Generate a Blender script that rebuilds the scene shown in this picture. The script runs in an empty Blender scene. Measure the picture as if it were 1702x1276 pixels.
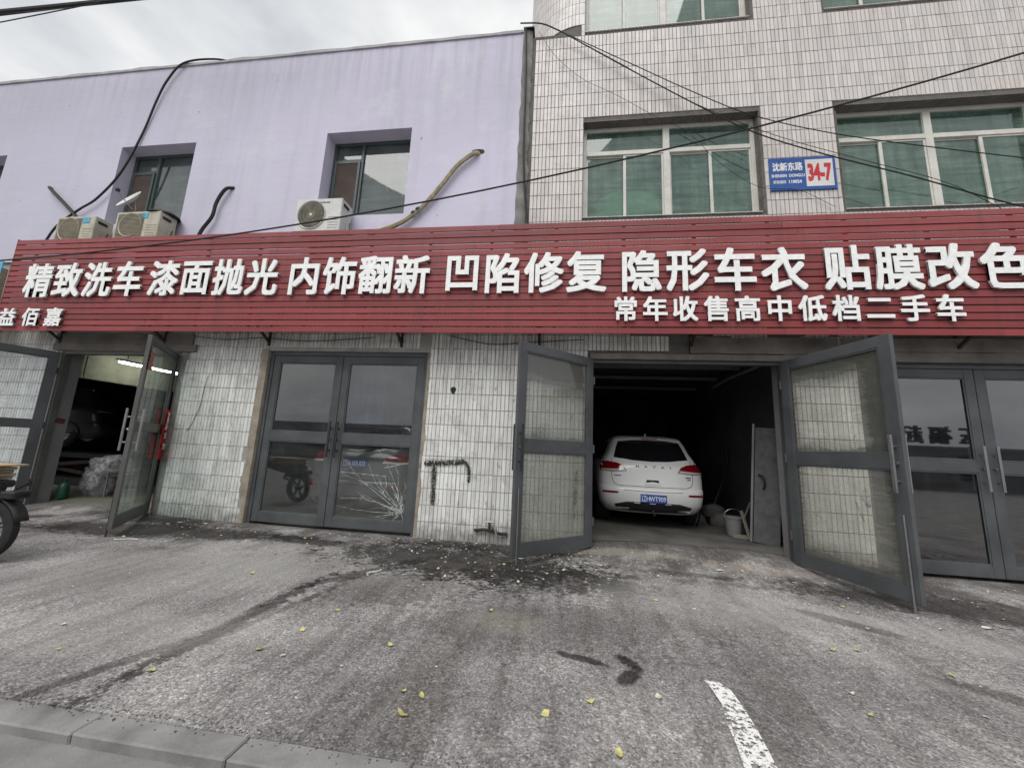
import bpy, bmesh, math, random
from mathutils import Vector, Matrix, noise
R = math.radians
random.seed(7)
S = bpy.context.scene
C = S.collection

# ------------------------------------------------------------------ camera, sky, sun, exposure
EYE, DIST = 1.37, 6.0
yaw, pitch, roll = 0.134989, 0.171127, 0.046078
fw = Vector((-math.sin(yaw)*math.cos(pitch), math.cos(yaw)*math.cos(pitch), math.sin(pitch)))
rt0 = Vector((math.cos(yaw), math.sin(yaw), 0)); up0 = rt0.cross(fw)
rt = rt0*math.cos(roll) + up0*math.sin(roll); up = up0*math.cos(roll) - rt0*math.sin(roll)
cam = bpy.data.objects.new('camera', bpy.data.cameras.new('camera')); C.objects.link(cam)
cam.data.sensor_width = 36; cam.data.lens = 640/1702*36
cam.data.clip_start = .05; cam.data.clip_end = 2000
m4 = Matrix((rt, up, -fw)).transposed().to_4x4(); m4.translation = Vector((0, -DIST, EYE))
cam.matrix_world = m4
S.camera = cam
world = bpy.data.worlds.new('World'); S.world = world; world.use_nodes = True
wn = world.node_tree.nodes; wl_ = world.node_tree.links; wn.clear()
sky = wn.new('ShaderNodeTexSky'); sky.sky_type = 'NISHITA'; sky.sun_disc = False
SUN_EL, SUN_AZ = R(56), R(200)      # azimuth clockwise from +Y
sky.sun_elevation = SUN_EL; sky.sun_rotation = SUN_AZ; sky.dust_density = 6; sky.air_density = 1.0
hs = wn.new('ShaderNodeHueSaturation'); hs.inputs['Saturation'].default_value = .10
tc = wn.new('ShaderNodeTexCoord'); mp = wn.new('ShaderNodeMapping'); mp.inputs['Scale'].default_value = (1, 1, 2.2)
cn = wn.new('ShaderNodeTexNoise'); cn.inputs['Scale'].default_value = 2.6; cn.inputs['Detail'].default_value = 5; cn.inputs['Roughness'].default_value = .52
cr = wn.new('ShaderNodeValToRGB'); cr.color_ramp.elements[0].position = .34; cr.color_ramp.elements[1].position = .64
cr.color_ramp.elements[0].color = (.56, .60, .66, 1); cr.color_ramp.elements[1].color = (1.04, 1.05, 1.05, 1)
cl = wn.new('ShaderNodeVectorMath'); cl.operation = 'SCALE'; cl.inputs['Scale'].default_value = 5.5     # cloud deck luminance on the Nishita scale
mx = wn.new('ShaderNodeMix'); mx.data_type = 'RGBA'; mx.blend_type = 'MIX'; mx.inputs[0].default_value = .88
bgn = wn.new('ShaderNodeBackground'); bgn.inputs['Strength'].default_value = .12
wo = wn.new('ShaderNodeOutputWorld')
wl_.new(sky.outputs[0], hs.inputs['Color']); wl_.new(tc.outputs['Generated'], mp.inputs[0]); wl_.new(mp.outputs[0], cn.inputs[0])
wl_.new(cn.outputs[0], cr.inputs[0]); wl_.new(hs.outputs[0], mx.inputs[6]); wl_.new(cr.outputs[0], cl.inputs[0]); wl_.new(cl.outputs[0], mx.inputs[7])
wl_.new(mx.outputs[2], bgn.inputs[0]); wl_.new(bgn.outputs[0], wo.inputs[0])
sun = bpy.data.objects.new('sun', bpy.data.lights.new('sun', 'SUN')); C.objects.link(sun)
sun.data.energy = 1.5; sun.data.angle = R(45); sun.data.color = (1, .975, .94)
sd = Vector((math.sin(SUN_AZ)*math.cos(SUN_EL), math.cos(SUN_AZ)*math.cos(SUN_EL), math.sin(SUN_EL)))
sun.rotation_euler = sd.to_track_quat('Z', 'Y').to_euler()
S.view_settings.view_transform = 'Standard'; S.view_settings.look = 'None'
S.view_settings.exposure = 0.56; S.view_settings.gamma = 1; S.view_settings.use_curve_mapping = False

# ------------------------------------------------------------------ materials
class NT:
    def __init__(s, name):
        s.m = bpy.data.materials.new(name); s.m.use_nodes = True
        s.n = s.m.node_tree.nodes; s.l = s.m.node_tree.links
        s.b = s.n['Principled BSDF']; s.out = s.n['Material Output']
        s.pos = s.n.new('ShaderNodeNewGeometry').outputs['Position']
    def node(s, t, ins=None, **kw):
        x = s.n.new(t)
        for k, v in kw.items(): setattr(x, k, v)
        for k, v in (ins or {}).items():
            if hasattr(v, 'is_output') or isinstance(v, bpy.types.NodeSocket): s.l.new(v, x.inputs[k])
            else: x.inputs[k].default_value = v
        return x
    def noise(s, scale, detail=3, rough=.55, vec=None, stretch=None):
        v = vec or s.pos
        if stretch:
            v = s.node('ShaderNodeMapping', {0: v, 'Scale': stretch}).outputs[0]
        return s.node('ShaderNodeTexNoise', {'Vector': v, 'Scale': scale, 'Detail': detail, 'Roughness': rough}).outputs[0]
    def ramp(s, f, *stops):
        r = s.node('ShaderNodeValToRGB', {0: f}); e = r.color_ramp.elements
        while len(e) < len(stops): e.new(.5)
        for i, (p, c) in enumerate(stops):
            e[i].position = p; e[i].color = (*c, 1) if isinstance(c, (tuple, list)) else (c, c, c, 1)
        return r.outputs[0]
    def mix(s, f, a, b, mode='MIX'):
        x = s.node('ShaderNodeMix', data_type='RGBA', blend_type=mode)
        for k, v in ((0, f), (6, a), (7, b)):
            if isinstance(v, bpy.types.NodeSocket): s.l.new(v, x.inputs[k])
            else: x.inputs[k].default_value = (*v, 1) if isinstance(v, (tuple, list)) else v
        return x.outputs[2]
    def math(s, op, a, b=0.0, c=None):
        x = s.node('ShaderNodeMath', {0: a, 1: b}, operation=op)
        if c is not None:
            if isinstance(c, bpy.types.NodeSocket): s.l.new(c, x.inputs[2])
            else: x.inputs[2].default_value = c
        return x.outputs[0]
    def sep(s, v=None):
        return s.node('ShaderNodeSeparateXYZ', {0: v or s.pos}).outputs
    def set(s, **kw):
        for k, v in kw.items():
            k = {'color': 'Base Color', 'rough': 'Roughness', 'metal': 'Metallic', 'spec': 'Specular IOR Level', 'coat': 'Coat Weight'}.get(k, k)
            if isinstance(v, bpy.types.NodeSocket): s.l.new(v, s.b.inputs[k])
            else: s.b.inputs[k].default_value = (*v, 1) if isinstance(v, (tuple, list)) else v
        return s
    def bump(s, h, strength=.3, dist=.01):
        x = s.node('ShaderNodeBump', {'Height': h, 'Strength': strength, 'Distance': dist}); s.l.new(x.outputs[0], s.b.inputs['Normal']); return s

def worn(name, col, var=.25, scale=3, rough=.6, bump=.15, metal=0, fine=40, spec=.4, dark=None):
    t = NT(name)
    f = t.noise(scale, 5, .6)
    lo = dark or tuple(c*(1-var) for c in col); hi = tuple(min(1, c*(1+var*.6)) for c in col)
    c = t.ramp(f, (.3, lo), (.7, hi))
    g = t.noise(fine, 3)
    c = t.mix(.35, c, t.ramp(g, (.3, .55), (.7, 1.0)), 'MULTIPLY')
    t.set(color=c, rough=rough, metal=metal, spec=spec).bump(g, bump, .004)
    return t.m

M = {}
M['cement'] = worn('grey_cement', (.26, .25, .235), .4, 2.5, .95, .6)
M['pale_cement'] = worn('pale_joint_cement', (.40, .39, .37), .3, 3, .95, .5)
M['tan_cement'] = worn('tan_cement_render', (.34, .30, .24), .35, 5, .95, .8)
M['beam'] = worn('stained_beam_render', (.20, .185, .165), .45, 1.8, .95, .5)
M['dark_room'] = worn('dark_grey_plaster', (.085, .087, .09), .4, 1.2, .95, .2)  # dark grey tone for the garage and shut-door rooms
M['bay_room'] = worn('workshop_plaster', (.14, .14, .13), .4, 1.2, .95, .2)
M['bay_beam'] = worn('greenish_painted_beam', (.36, .37, .27), .35, 2.2, .9, .3)  # yellowish green tone over the whole beam
M['grey_jamb'] = worn('grey_painted_reveal', (.24, .235, .235), .22, 1.6, .8, .25)
M['frame'] = worn('dark_grey_door_metal', (.085, .092, .096), .30, 2.2, .45, .1, 0, 90)
M['frame_green'] = worn('greenish_grey_door_metal', (.12, .125, .115), .30, 2.2, .5, .1, 0, 90)
M['rust'] = worn('dark_rusty_steel', (.05, .035, .03), .5, 9, .85, .4)
M['black'] = worn('black_rubber_sheath', (.012, .012, .013), .2, 9, .6, .1)
M['tyre'] = worn('tyre_rubber', (.02, .02, .021), .3, 8, .75, .4)
M['alloy'] = worn('grey_alloy', (.35, .35, .36), .2, 6, .35, .05, .8)
M['darkalloy'] = worn('dark_alloy', (.06, .06, .065), .2, 6, .35, .05, .6)
M['chrome'] = worn('chrome', (.7, .7, .72), .1, 3, .15, .02, 1)
M['pvc'] = worn('aged_white_window_profile', (.66, .645, .59), .16, 3.5, .45, .05)
M['greenframe'] = worn('green_window_profile', (.06, .085, .082), .2, 6, .4, .05)
M['acwhite'] = worn('white_casing', (.62, .62, .60), .12, 5, .5, .05)
M['accream'] = worn('yellowed_casing', (.50, .47, .38), .25, 5, .55, .05)
M['acgrille'] = worn('dirty_fan_grille', (.14, .13, .115), .3, 8, .7, .1)
M['acfan'] = worn('tan_dusty_grille', (.30, .27, .20), .25, 8, .7, .1)
M['cream_pipe'] = worn('cream_pipe_wrap', (.42, .37, .25), .4, 9, .75, .6)
M['lettering'] = worn('white_sign_letter', (.92, .93, .92), .03, 3, .4, .02, 0, 20)
M['letter_side'] = worn('grey_letter_return', (.74, .75, .74), .1, 3, .5, .02)
M['blue'] = worn('enamel_blue', (.03, .095, .33), .12, 6, .3, .02)
M['enamel_white'] = worn('enamel_white', (.72, .73, .72), .1, 6, .3, .02)
M['red_print'] = worn('red_print', (.62, .03, .05), .1, 6, .4, .02)
M['white_print'] = worn('white_print', (.8, .8, .8), .03, 6, .4, .02)
M['bluecar_plate'] = worn('plate_blue', (.02, .09, .40), .06, 6, .35, .02)
M['wood'] = worn('grey_wood', (.22, .20, .165), .3, 6, .85, .3)
M['plywood'] = worn('pale_plywood', (.50, .36, .21), .2, 6, .8, .2)
M['card'] = worn('folded_cardboard', (.36, .31, .23), .3, 9, .9, .4)
M['green_plastic'] = worn('green_plastic', (.012, .07, .04), .25, 9, .4, .05)
M['redpaper'] = worn('red_couplet_paper', (.60, .02, .02), .25, 14, .6, .4)
M['fadedpaper'] = worn('faded_red_paper', (.40, .16, .11), .35, 14, .7, .4)
M['paper'] = worn('torn_white_paper', (.68, .66, .62), .1, 9, .8, .3)
M['graffiti'] = worn('hole_black', (.018, .018, .018), .3, 9, .7, .1)
M['leaf_y'] = worn('yellow_leaf', (.56, .52, .20), .35, 30, .6, .2)
M['leaf_p'] = worn('pale_leaf', (.62, .60, .50), .25, 30, .6, .2)
M['litter'] = worn('pale_litter', (.66, .64, .6), .2, 30, .8, .2)
M['road'] = worn('dusty_road_asphalt', (.25, .243, .235), .35, 2.2, .9, .6, 0, 110)
M['kerb'] = worn('kerb_concrete', (.25, .245, .237), .42, 3.2, .9, .5, 0, 120)
M['canvas'] = worn('grey_cloth', (.12, .12, .125), .3, 8, .9, .3)
M['green_tree'] = worn('tree_leaves', (.05, .08, .035), .4, 6, .7, .2)
M['bark'] = worn('tree_bark', (.09, .07, .05), .4, 9, .9, .5)
M['opposite'] = worn('opposite_wall', (.16, .155, .16), .3, .5, .9, .1)
M['motor'] = worn('greasy_engine_metal', (.04, .04, .042), .5, 14, .5, .4, .4)
M['green_sack'] = worn('pale_green_sack', (.60, .85, .62), .2, 4, .8, .4)
M['curtain'] = worn('grey_curtain', (.28, .32, .29), .2, 4, .9, .3)
M['red_dark'] = worn('red_paint_smear', (.16, .04, .055), .2, 9, .8, .1)
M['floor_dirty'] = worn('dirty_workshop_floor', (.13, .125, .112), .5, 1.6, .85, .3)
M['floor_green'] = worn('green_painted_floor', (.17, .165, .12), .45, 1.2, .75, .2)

def mat_lamp():
    t = NT('tube_light'); t.set(color=(1, 1, 1)); t.b.inputs['Emission Color'].default_value = (1, 1, .95, 1); t.b.inputs['Emission Strength'].default_value = 15.0
    return t.m
M['lamp'] = mat_lamp()

def mat_plaster():
    t = NT('lilac_render'); x, y, z = t.sep()
    big = t.noise(.35, 4, .5); c = t.ramp(big, (.3, (.52, .50, .60)), (.7, (.63, .595, .73)))
    streak = t.noise(1.0, 5, .6, stretch=(5, 1, .22)); c = t.mix(t.ramp(streak, (.48, .0), (.74, .42)), c, (.44, .435, .49))
    patch = t.noise(1.1, 6, .62); c = t.mix(t.ramp(patch, (.54, 0), (.62, .45)), c, (.64, .63, .70))
    # grey runs that start under the coping
    run = t.math('MULTIPLY', t.ramp(t.noise(2.2, 4, .6, stretch=(3, 1, .15)), (.45, 0), (.7, 1)), t.ramp(t.math('MULTIPLY_ADD', z, .5, -3.75), (0, 0), (.8, .75)))
    c = t.mix(run, c, (.40, .40, .43))
    pr = t.noise(.75, 3, .45); c = t.mix(t.ramp(pr, (.575, 0), (.582, .30)), c, (.60, .585, .665))
    sc = t.noise(5.0, 6, .7); c = t.mix(t.ramp(sc, (.64, 0), (.72, .35)), c, (.40, .39, .42))
    # weathered grey at the far left
    c = t.mix(t.ramp(t.math('MULTIPLY_ADD', x, -.12, -.45), (0, 0), (1, .6)), c, (.47, .47, .545))
    chip = t.noise(9, 2, .5); c = t.mix(t.ramp(chip, (.765, 0), (.78, .8)), c, (.2, .2, .2))
    g = t.noise(1.6, 5, .6, stretch=(.8, 1, 1.9)); h = t.noise(38, 3)
    hh = t.math('MULTIPLY_ADD', h, .10, g)
    t.set(color=c, rough=.92, spec=.2).bump(hh, .35, .025); return t.m
M['plaster'] = mat_plaster()

def mat_tile(name, base, dirt, streaks, warm=(.52, .46, .40)):
    t = NT(name); x, y, z = t.sep()
    ix = t.math('FLOOR', t.math('DIVIDE', t.math('ADD', x, 50), .0645)); iz = t.math('FLOOR', t.math('DIVIDE', t.math('ADD', z, 2.02), .25))
    cell = t.node('ShaderNodeCombineXYZ', {0: ix, 1: iz}).outputs[0]
    w = t.node('ShaderNodeTexWhiteNoise', {0: cell}).outputs
    c = t.ramp(w['Value'], (0, tuple(v*.87 for v in base)), (1, tuple(v*1.06 for v in base)))
    big = t.noise(.8, 5, .6)
    c = t.mix(t.ramp(big, (.42, 0), (.72, .4*dirt)), c, warm)
    s1 = t.noise(1.0, 6, .62, stretch=(9, 9, .5)); c = t.mix(t.ramp(s1, (.48, 0), (.72, streaks)), c, (.22, .215, .20))
    s2 = t.noise(5, 5, .7); c = t.mix(t.ramp(s2, (.55, 0), (.78, .55*dirt)), c, (.2, .19, .17))
    h = t.noise(30, 3)
    t.set(color=c, rough=t.ramp(s2, (.3, .28), (.7, .6)), spec=.45).bump(h, .12, .003); return t
def mat_lower():
    t = mat_tile('grimy_white_tile', (.80, .80, .775), .75, .42, (.66, .64, .58))
    x, y, z = t.sep(); old = t.b.inputs['Base Color'].links[0].from_socket
    # grime splashed up from the pavement and run-off soot below the sign
    n = t.noise(7, 5, .65)
    low = t.math('SUBTRACT', t.math('MULTIPLY_ADD', n, .9, -.08), t.math('MULTIPLY', z, 1.15))
    c = t.mix(t.ramp(low, (0, 0), (.45, .85)), old, (.12, .115, .105))
    n2 = t.noise(1.0, 6, .66, stretch=(22, 22, 1.0))
    hi = t.math('MULTIPLY', t.ramp(n2, (.44, 0), (.64, .75)), t.ramp(t.math('MULTIPLY_ADD', z, .9, -1.8), (0, .22), (1.0, 1.0)))
    c = t.mix(hi, c, (.24, .235, .22))
    n4 = t.noise(2.6, 6, .7); c = t.mix(t.ramp(n4, (.50, 0), (.66, .50)), c, (.36, .355, .33)); n5 = t.noise(11, 5, .7, stretch=(1, 1, .6)); c = t.mix(t.ramp(n5, (.57, 0), (.70, .7)), c, (.16, .155, .14))
    n3 = t.noise(1.3, 3, .5); b = t.mix(t.ramp(n3, (.68, 0), (.76, .18)), c, (.42, .52, .60))
    t.set(color=b); return t.m
M['tile_up'] = mat_tile('pinkish_white_tile', (.63, .595, .575), .8, .30, (.62, .50, .42)).m
M['tile_low'] = mat_lower()
M['tile_dark'] = worn('dark_soffit_tile', (.17, .155, .14), .3, 6, .6, .2)  # much darker than the wall tile, lines the window soffits and reveals
M['grout'] = worn('dark_grout', (.15, .14, .13), .3, 6, .95, .5)

def mat_red():
    t = NT('faded_red_slat'); x, y, z = t.sep()
    s1 = t.noise(1.0, 5, .6, stretch=(.8, 1, 12)); c = t.ramp(s1, (.3, (.215, .034, .038)), (.7, (.285, .050, .050)))
    dust = t.noise(2.0, 6, .65, stretch=(1.2, 1, 3)); 
    hz = t.ramp(t.math('MULTIPLY_ADD', z, .55, -1.75), (0, .12), (1, .85))
    c = t.mix(t.math('MULTIPLY', t.ramp(dust, (.35, .12), (.7, .75)), hz), c, (.27, .10, .105))
    s2 = t.noise(14, 4, .6, stretch=(2, 1, .4)); c = t.mix(t.ramp(s2, (.6, 0), (.8, .35)), c, (.16, .035, .04))
    oi = t.node('ShaderNodeObjectInfo').outputs['Random']; c = t.mix(1.0, c, t.ramp(oi, (0, .80), (1, 1.12)), 'MULTIPLY')
    s3 = t.noise(1.0, 5, .6, stretch=(7, 1, .5)); c = t.mix(t.ramp(s3, (.52, 0), (.72, .45)), c, (.13, .035, .04))
    s4 = t.noise(30, 3, .6, stretch=(1, 1, 3)); c = t.mix(t.ramp(s4, (.70, 0), (.74, .5)), c, (.5, .38, .38))
    t.set(color=c, rough=.55, spec=.35).bump(s2, .12, .004); return t.m
M['red'] = mat_red()

def mat_ground():
    t = NT('worn_asphalt'); x, y, z = t.sep()
    big = t.noise(.55, 5, .6); c = t.ramp(big, (.36, (.20, .188, .185)), (.5, (.285, .270, .265)), (.64, (.40, .385, .375)))
    # exposed aggregate
    vo = t.node('ShaderNodeTexVoronoi', {'Vector': t.pos, 'Scale': 88}).outputs
    agg = t.ramp(t.node('ShaderNodeSeparateColor', {0: vo['Color']}).outputs[0], (0, .48), (.3, .80), (.75, 1.05), (1, 1.65))
    c = t.mix(.8, c, agg, 'MULTIPLY')
    gr = t.noise(190, 3, .7); c = t.mix(.85, c, t.ramp(gr, (.32, .6), (.68, 1.38)), 'MULTIPLY'); g3 = t.noise(62, 6, .75); c = t.mix(.8, c, t.ramp(g3, (.38, .56), (.62, 1.38)), 'MULTIPLY')
    md = t.noise(16, 6, .75); c = t.mix(.6, c, t.ramp(md, (.35, .62), (.66, 1.3)), 'MULTIPLY')
    # long wear marks running towards the doors
    rot = t.node('ShaderNodeMapping', {0: t.pos, 'Rotation': (0, 0, .15), 'Scale': (5, .6, 1)}).outputs[0]
    wear = t.noise(1.2, 5, .62, vec=rot); c = t.mix(t.ramp(wear, (.55, 0), (.75, .35)), c, (.40, .39, .375))
    wob = t.math('MULTIPLY_ADD', t.noise(3.2, 6, .68), 2.0, -1.0)
    wob2 = t.math('MULTIPLY_ADD', t.noise(14, 5, .7), 1.0, -.5)
    wobs = t.math('MULTIPLY_ADD', t.math('SUBTRACT', md, .5), 2.8, t.math('ADD', wob, wob2))
    def blob(cx, cy, rx, ry, ang=0, w=.55):
        v = t.node('ShaderNodeMapping', {0: t.pos, 'Location': (0, 0, 0)}, vector_type='TEXTURE')
        v.inputs['Location'].default_value = (cx, cy, 0); v.inputs['Rotation'].default_value = (0, 0, ang); v.inputs['Scale'].default_value = (rx, ry, 1)
        sx = t.sep(v.outputs[0])
        d = t.math('SQRT', t.math('ADD', t.math('MULTIPLY', sx[0], sx[0]), t.math('MULTIPLY', sx[1], sx[1])))
        d = t.math('ADD', d, t.math('MULTIPLY', wobs, w))
        return d
    def stain(c, d, col, k, e0=.55, e1=1.1):
        dark = sum(col) < .4
        full = t.mix(1.0, c, tuple(v*3.3 for v in col), 'MULTIPLY') if dark else t.mix(.75, c, col)
        return t.mix(t.ramp(d, (e0/2, k), (e1/2, 0)), c, full)
    def B(c, cx, cy, rx, ry, ang, col, k, w=.55, soft=.9):
        d = t.math('MULTIPLY', blob(cx, cy, rx, ry, ang, w), .5)
        return stain(c, d, col, k, .72, soft+.22)
    # sooty dirt trodden into the surface, thickest along the shop fronts
    dn = t.math('MULTIPLY_ADD', y, .16, t.math('MULTIPLY_ADD', t.noise(1.9, 7, .68), 1.15, t.math('MULTIPLY', md, .35)))
    c = t.mix(t.ramp(dn, (.60, 0), (.74, .80)), c, t.mix(1.0, c, (.36, .345, .33), 'MULTIPLY'))
    dn2 = t.noise(.9, 7, .7, vec=rot); c = t.mix(t.ramp(dn2, (.48, 0), (.60, .6)), c, t.mix(1.0, c, (.55, .53, .51), 'MULTIPLY'))
    ck = t.node('ShaderNodeTexVoronoi', {'Vector': t.node('ShaderNodeVectorMath', {0: t.pos, 1: t.node('ShaderNodeTexNoise', {'Vector': t.pos, 'Scale': 2.5, 'Detail': 5}).outputs['Color']}, operation='ADD').outputs[0], 'Scale': .42}, feature='DISTANCE_TO_EDGE').outputs[0]
    c = t.mix(t.ramp(ck, (0, .35), (.010, 0)), c, t.mix(1.0, c, (.45, .43, .42), 'MULTIPLY'))
    D1, D2, P1 = (.055, .052, .05), (.095, .088, .084), (.42, .41, .385)
    c = B(c, -2.9, -1.3, 1.8, .75, 0, (.31, .305, .295), .55, .5)
    c = B(c, -4.2, -2.2, 1.6, .8, .1, (.30, .295, .285), .45, .5)
    c = B(c, -3.65, -.6, .75, .20, -.12, D1, .88, .5)
    c = B(c, -5.9, -.75, 2.2, .40, .10, D1, .92, .7)
    c = B(c, -8.1, -1.25, 1.6, .30, .15, D2, .6, .6)
    c = B(c, -1.2, -.95, 1.9, .70, -.06, D1, .95, .9)
    c = B(c, -.1, -1.3, 1.1, .50, .1, D1, .7, 1.0)
    c = B(c, -1.6, -1.9, .9, .5, .4, D2, .45, .9)
    c = B(c, -.9, -.22, 1.5, .22, 0, D1, .78, .6)
    c = B(c, -6.6, -.2, 1.3, .22, 0, D1, .7, .6)
    c = B(c, -2.05, -1.5, .95, .13, .95, D1, .75, .7)
    c = B(c, -2.52, -2.9, 1.2, .085, 1.52, D1, .85, 1.1)
    c = B(c, -2.35, -2.7, .9, .05, 1.35, D2, .6, 1.2)
    c = B(c, -2.75, -3.6, .5, .06, 1.2, D1, .6, .7)
    c = B(c, 1.55, -.72, .7, .09, -.03, D2, .65, .7)
    c = B(c, 4.4, -1.15, 2.0, .42, -.16, D1, .85, .8)
    c = B(c, .2, -2.4, 1.5, .5, .2, D2, .35, 1.0)
    c = B(c, 3.3, -1.9, 1.6, .22, -.4, P1, .45, .9)
    c = B(c, -3.4, -3.3, 1.4, .4, .2, P1, .35, .9)
    c = B(c, 2.6, -1.75, .45, .10, -.6, D2, .7, .7)
    c = B(c, 3.2, -2.95, .9, .10, -.5, D2, .7, .7)
    c = B(c, .16, -2.92, .20, .045, -.25, D1, .9, .5)
    c = B(c, .50, -2.90, .12, .05, -.9, D1, .95, .4)
    c = B(c, .47, -3.08, .13, .06, .9, D1, .95, .4)
    c = B(c, -8.3, -.55, .25, .10, .3, D1, .7, .5)
    c = B(c, 1.4, -1.6, .9, .55, 0, P1, .40, .9)
    c = B(c, -.42, -2.5, .30, .22, 0, (.43, .42, .33), .22, .9, 1.0)
    c = B(c, .75, -.15, .9, .15, 0, (.36, .335, .28), .6, .9)
    c = B(c, 2.6, -.35, .9, .14, -.1, (.38, .33, .29), .6, .9)
    c = B(c, 2.2, -2.2, .9, .12, -.9, P1, .35, .9)
    hh = t.math('MULTIPLY_ADD', vo['Distance'], -.5, t.math('MULTIPLY_ADD', md, 1.3, gr))
    t.set(color=c, rough=.9, spec=.25).bump(hh, .6, .008); return t.m
M['ground'] = mat_ground()

def mat_roadpaint():
    t = NT('worn_white_paint'); n = t.noise(34, 5, .75); n2 = t.noise(6, 3)
    v = t.math('ADD', n, t.math('MULTIPLY', n2, .35))
    t.set(color=(.74, .73, .71), rough=.85, Alpha=t.ramp(v, (.60, 0), (.66, 1))); return t.m
M['roadpaint'] = mat_roadpaint()
def mat_dirtdecal():
    t = NT('spray_paint_overspray'); n = t.noise(40, 5, .7)
    t.set(color=(.02, .02, .02), rough=.8, Alpha=t.ramp(n, (.40, 0), (.55, .9))); return t.m
M['spray'] = mat_dirtdecal()
M['spray_thin'] = NT('spray_mist').m
def mist():
    t = NT('spray_mist'); n = t.noise(70, 4, .7); t.set(color=(.03, .03, .03), rough=.8, Alpha=t.ramp(n, (.44, 0), (.66, .6))); return t.m
M['spray_thin'] = mist()

def mat_glass(name, tint=(.75, .8, .8), dirt=.12, dirtcol=(.3, .3, .28), refl=1.0, film=None):
    """Pane: tinted see-through glass with a mirror layer, plus grime; film = (film colour, threshold) adds an old peeled film."""
    t = NT(name); n = t.n; l = t.l; n.remove(t.b)
    tr = t.node('ShaderNodeBsdfTransparent', {0: (*tint, 1)}); gl = t.node('ShaderNodeBsdfGlossy', {'Color': (1, 1, 1, 1), 'Roughness': .02})
    df = t.node('ShaderNodeBsdfDiffuse', {0: (*dirtcol, 1)})
    nz = t.noise(2.4, 6, .65); st = t.noise(1.2, 5, .65, stretch=(8, 8, .7)); sp = t.noise(60, 3, .7)
    f = t.math('MULTIPLY', t.ramp(t.math('MULTIPLY_ADD', st, .5, t.math('MULTIPLY', nz, .5)), (.32, .25), (.68, 1.0)), dirt)
    hz_ = t.noise(1.0, 6, .7, stretch=(1.2, 1.2, 14)); f = t.math('MULTIPLY', f, t.ramp(hz_, (.35, .55), (.65, 1.35)))
    f = t.math('ADD', f, t.math('MULTIPLY', t.ramp(sp, (.62, 0), (.75, 1)), dirt*.5))
    a = t.node('ShaderNodeMixShader', {0: f, 1: tr.outputs[0], 2: df.outputs[0]})
    if film:
        fcol, mode = film
        uv = t.node('ShaderNodeTexCoord').outputs['UV']; u = t.sep(uv)
        w = t.math('MULTIPLY_ADD', t.noise(3.0, 6, .75, vec=uv), .22, -.11)
        w2 = t.math('MULTIPLY_ADD', t.noise(1.0, 5, .75, vec=uv, stretch=(3, 26, 1)), .22, -.11)
        ux = t.math('ADD', u[0], w2); vz = t.math('ADD', u[1], w)
        # clear patch inside an irregular border; outside it the dark film is still there
        ex = t.math('MINIMUM', t.math('SUBTRACT', ux, .02), t.math('SUBTRACT', mode[1], ux))
        ez = t.math('MINIMUM', t.math('SUBTRACT', vz, mode[2]), t.math('SUBTRACT', mode[0], vz))
        k = t.math('MAXIMUM', t.math('MULTIPLY', t.ramp(t.math('MINIMUM', ex, ez), (0, 1), (.010, 0)), .82), t.ramp(t.math('MULTIPLY_ADD', t.noise(2.0, 5, .6, vec=uv), .25, t.math('MINIMUM', ex, ez)), (.02, 1), (.26, 0)))
        fd = t.node('ShaderNodeBsdfDiffuse', {0: (*fcol, 1)}); ft = t.node('ShaderNodeBsdfTransparent', {0: (.10, .105, .10, 1)})
        fa = t.node('ShaderNodeMixShader', {0: .45, 1: ft.outputs[0], 2: fd.outputs[0]})
        rip = t.ramp(t.noise(1.0, 5, .7, vec=uv, stretch=(2, 30, 1)), (.55, 0), (.62, .55))
        rip = t.math('MULTIPLY', rip, t.ramp(t.math('ABSOLUTE', t.math('SUBTRACT', vz, mode[2]+.04)), (0, 1), (.16, 0)))
        k = t.math('MAXIMUM', k, rip)
        a = t.node('ShaderNodeMixShader', {0: k, 1: a.outputs[0], 2: fa.outputs[0]})
    lw = t.node('ShaderNodeLayerWeight', {0: .5})
    g = t.math('MINIMUM', t.math('MULTIPLY', t.math('MULTIPLY_ADD', t.math('POWER', lw.outputs['Facing'], 5.0), .9, .04), refl), 1.0)
    b = t.node('ShaderNodeMixShader', {0: g, 1: a.outputs[0], 2: gl.outputs[0]})
    l.new(b.outputs[0], t.out.inputs[0]); return t.m
M['glass'] = mat_glass('dusty_shop_glass', (.86, .90, .88), .12, (.3, .32, .32), 3.2)
M['glass_dark'] = mat_glass('tinted_shop_glass', (.30, .32, .34), .10, (.2, .22, .23), 4.4)
M['glass_green'] = mat_glass('green_tinted_glass', (.24, .42, .35), .55, (.21, .33, .27), 1.8)
M['glass_purplewin'] = mat_glass('grey_window_glass', (.35, .42, .42), .35, (.24, .28, .28), 1.8)
M['glass_film_a'] = mat_glass('peeling_film_glass_upper_left', (.72, .74, .71), .50, (.33, .33, .30), 1.3, ((.20, .20, .18), (.66, 1.02, .04)))
M['glass_film_b'] = mat_glass('peeling_film_glass_lower_left', (.66, .68, .64), .70, (.30, .30, .27), 1.3, ((.20, .20, .18), (1.3, 1.1, -.1)))
M['glass_film_c'] = mat_glass('peeling_film_glass_upper_right', (.84, .84, .79), .48, (.42, .41, .36), 1.2, ((.15, .15, .13), (.82, .84, .04)))
M['glass_film_d'] = mat_glass('peeling_film_glass_lower_right', (.82, .82, .77), .68, (.40, .39, .34), 1.2, ((.15, .15, .13), (1.2, .95, .06)))
M['glass_old'] = mat_glass('grimy_door_glass', (.70, .80, .76), .34, (.34, .39, .37), 1.0)
M['glass_old2'] = mat_glass('whitish_door_glass', (.78, .82, .84), .32, (.46, .48, .49), 1.0)
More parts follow.
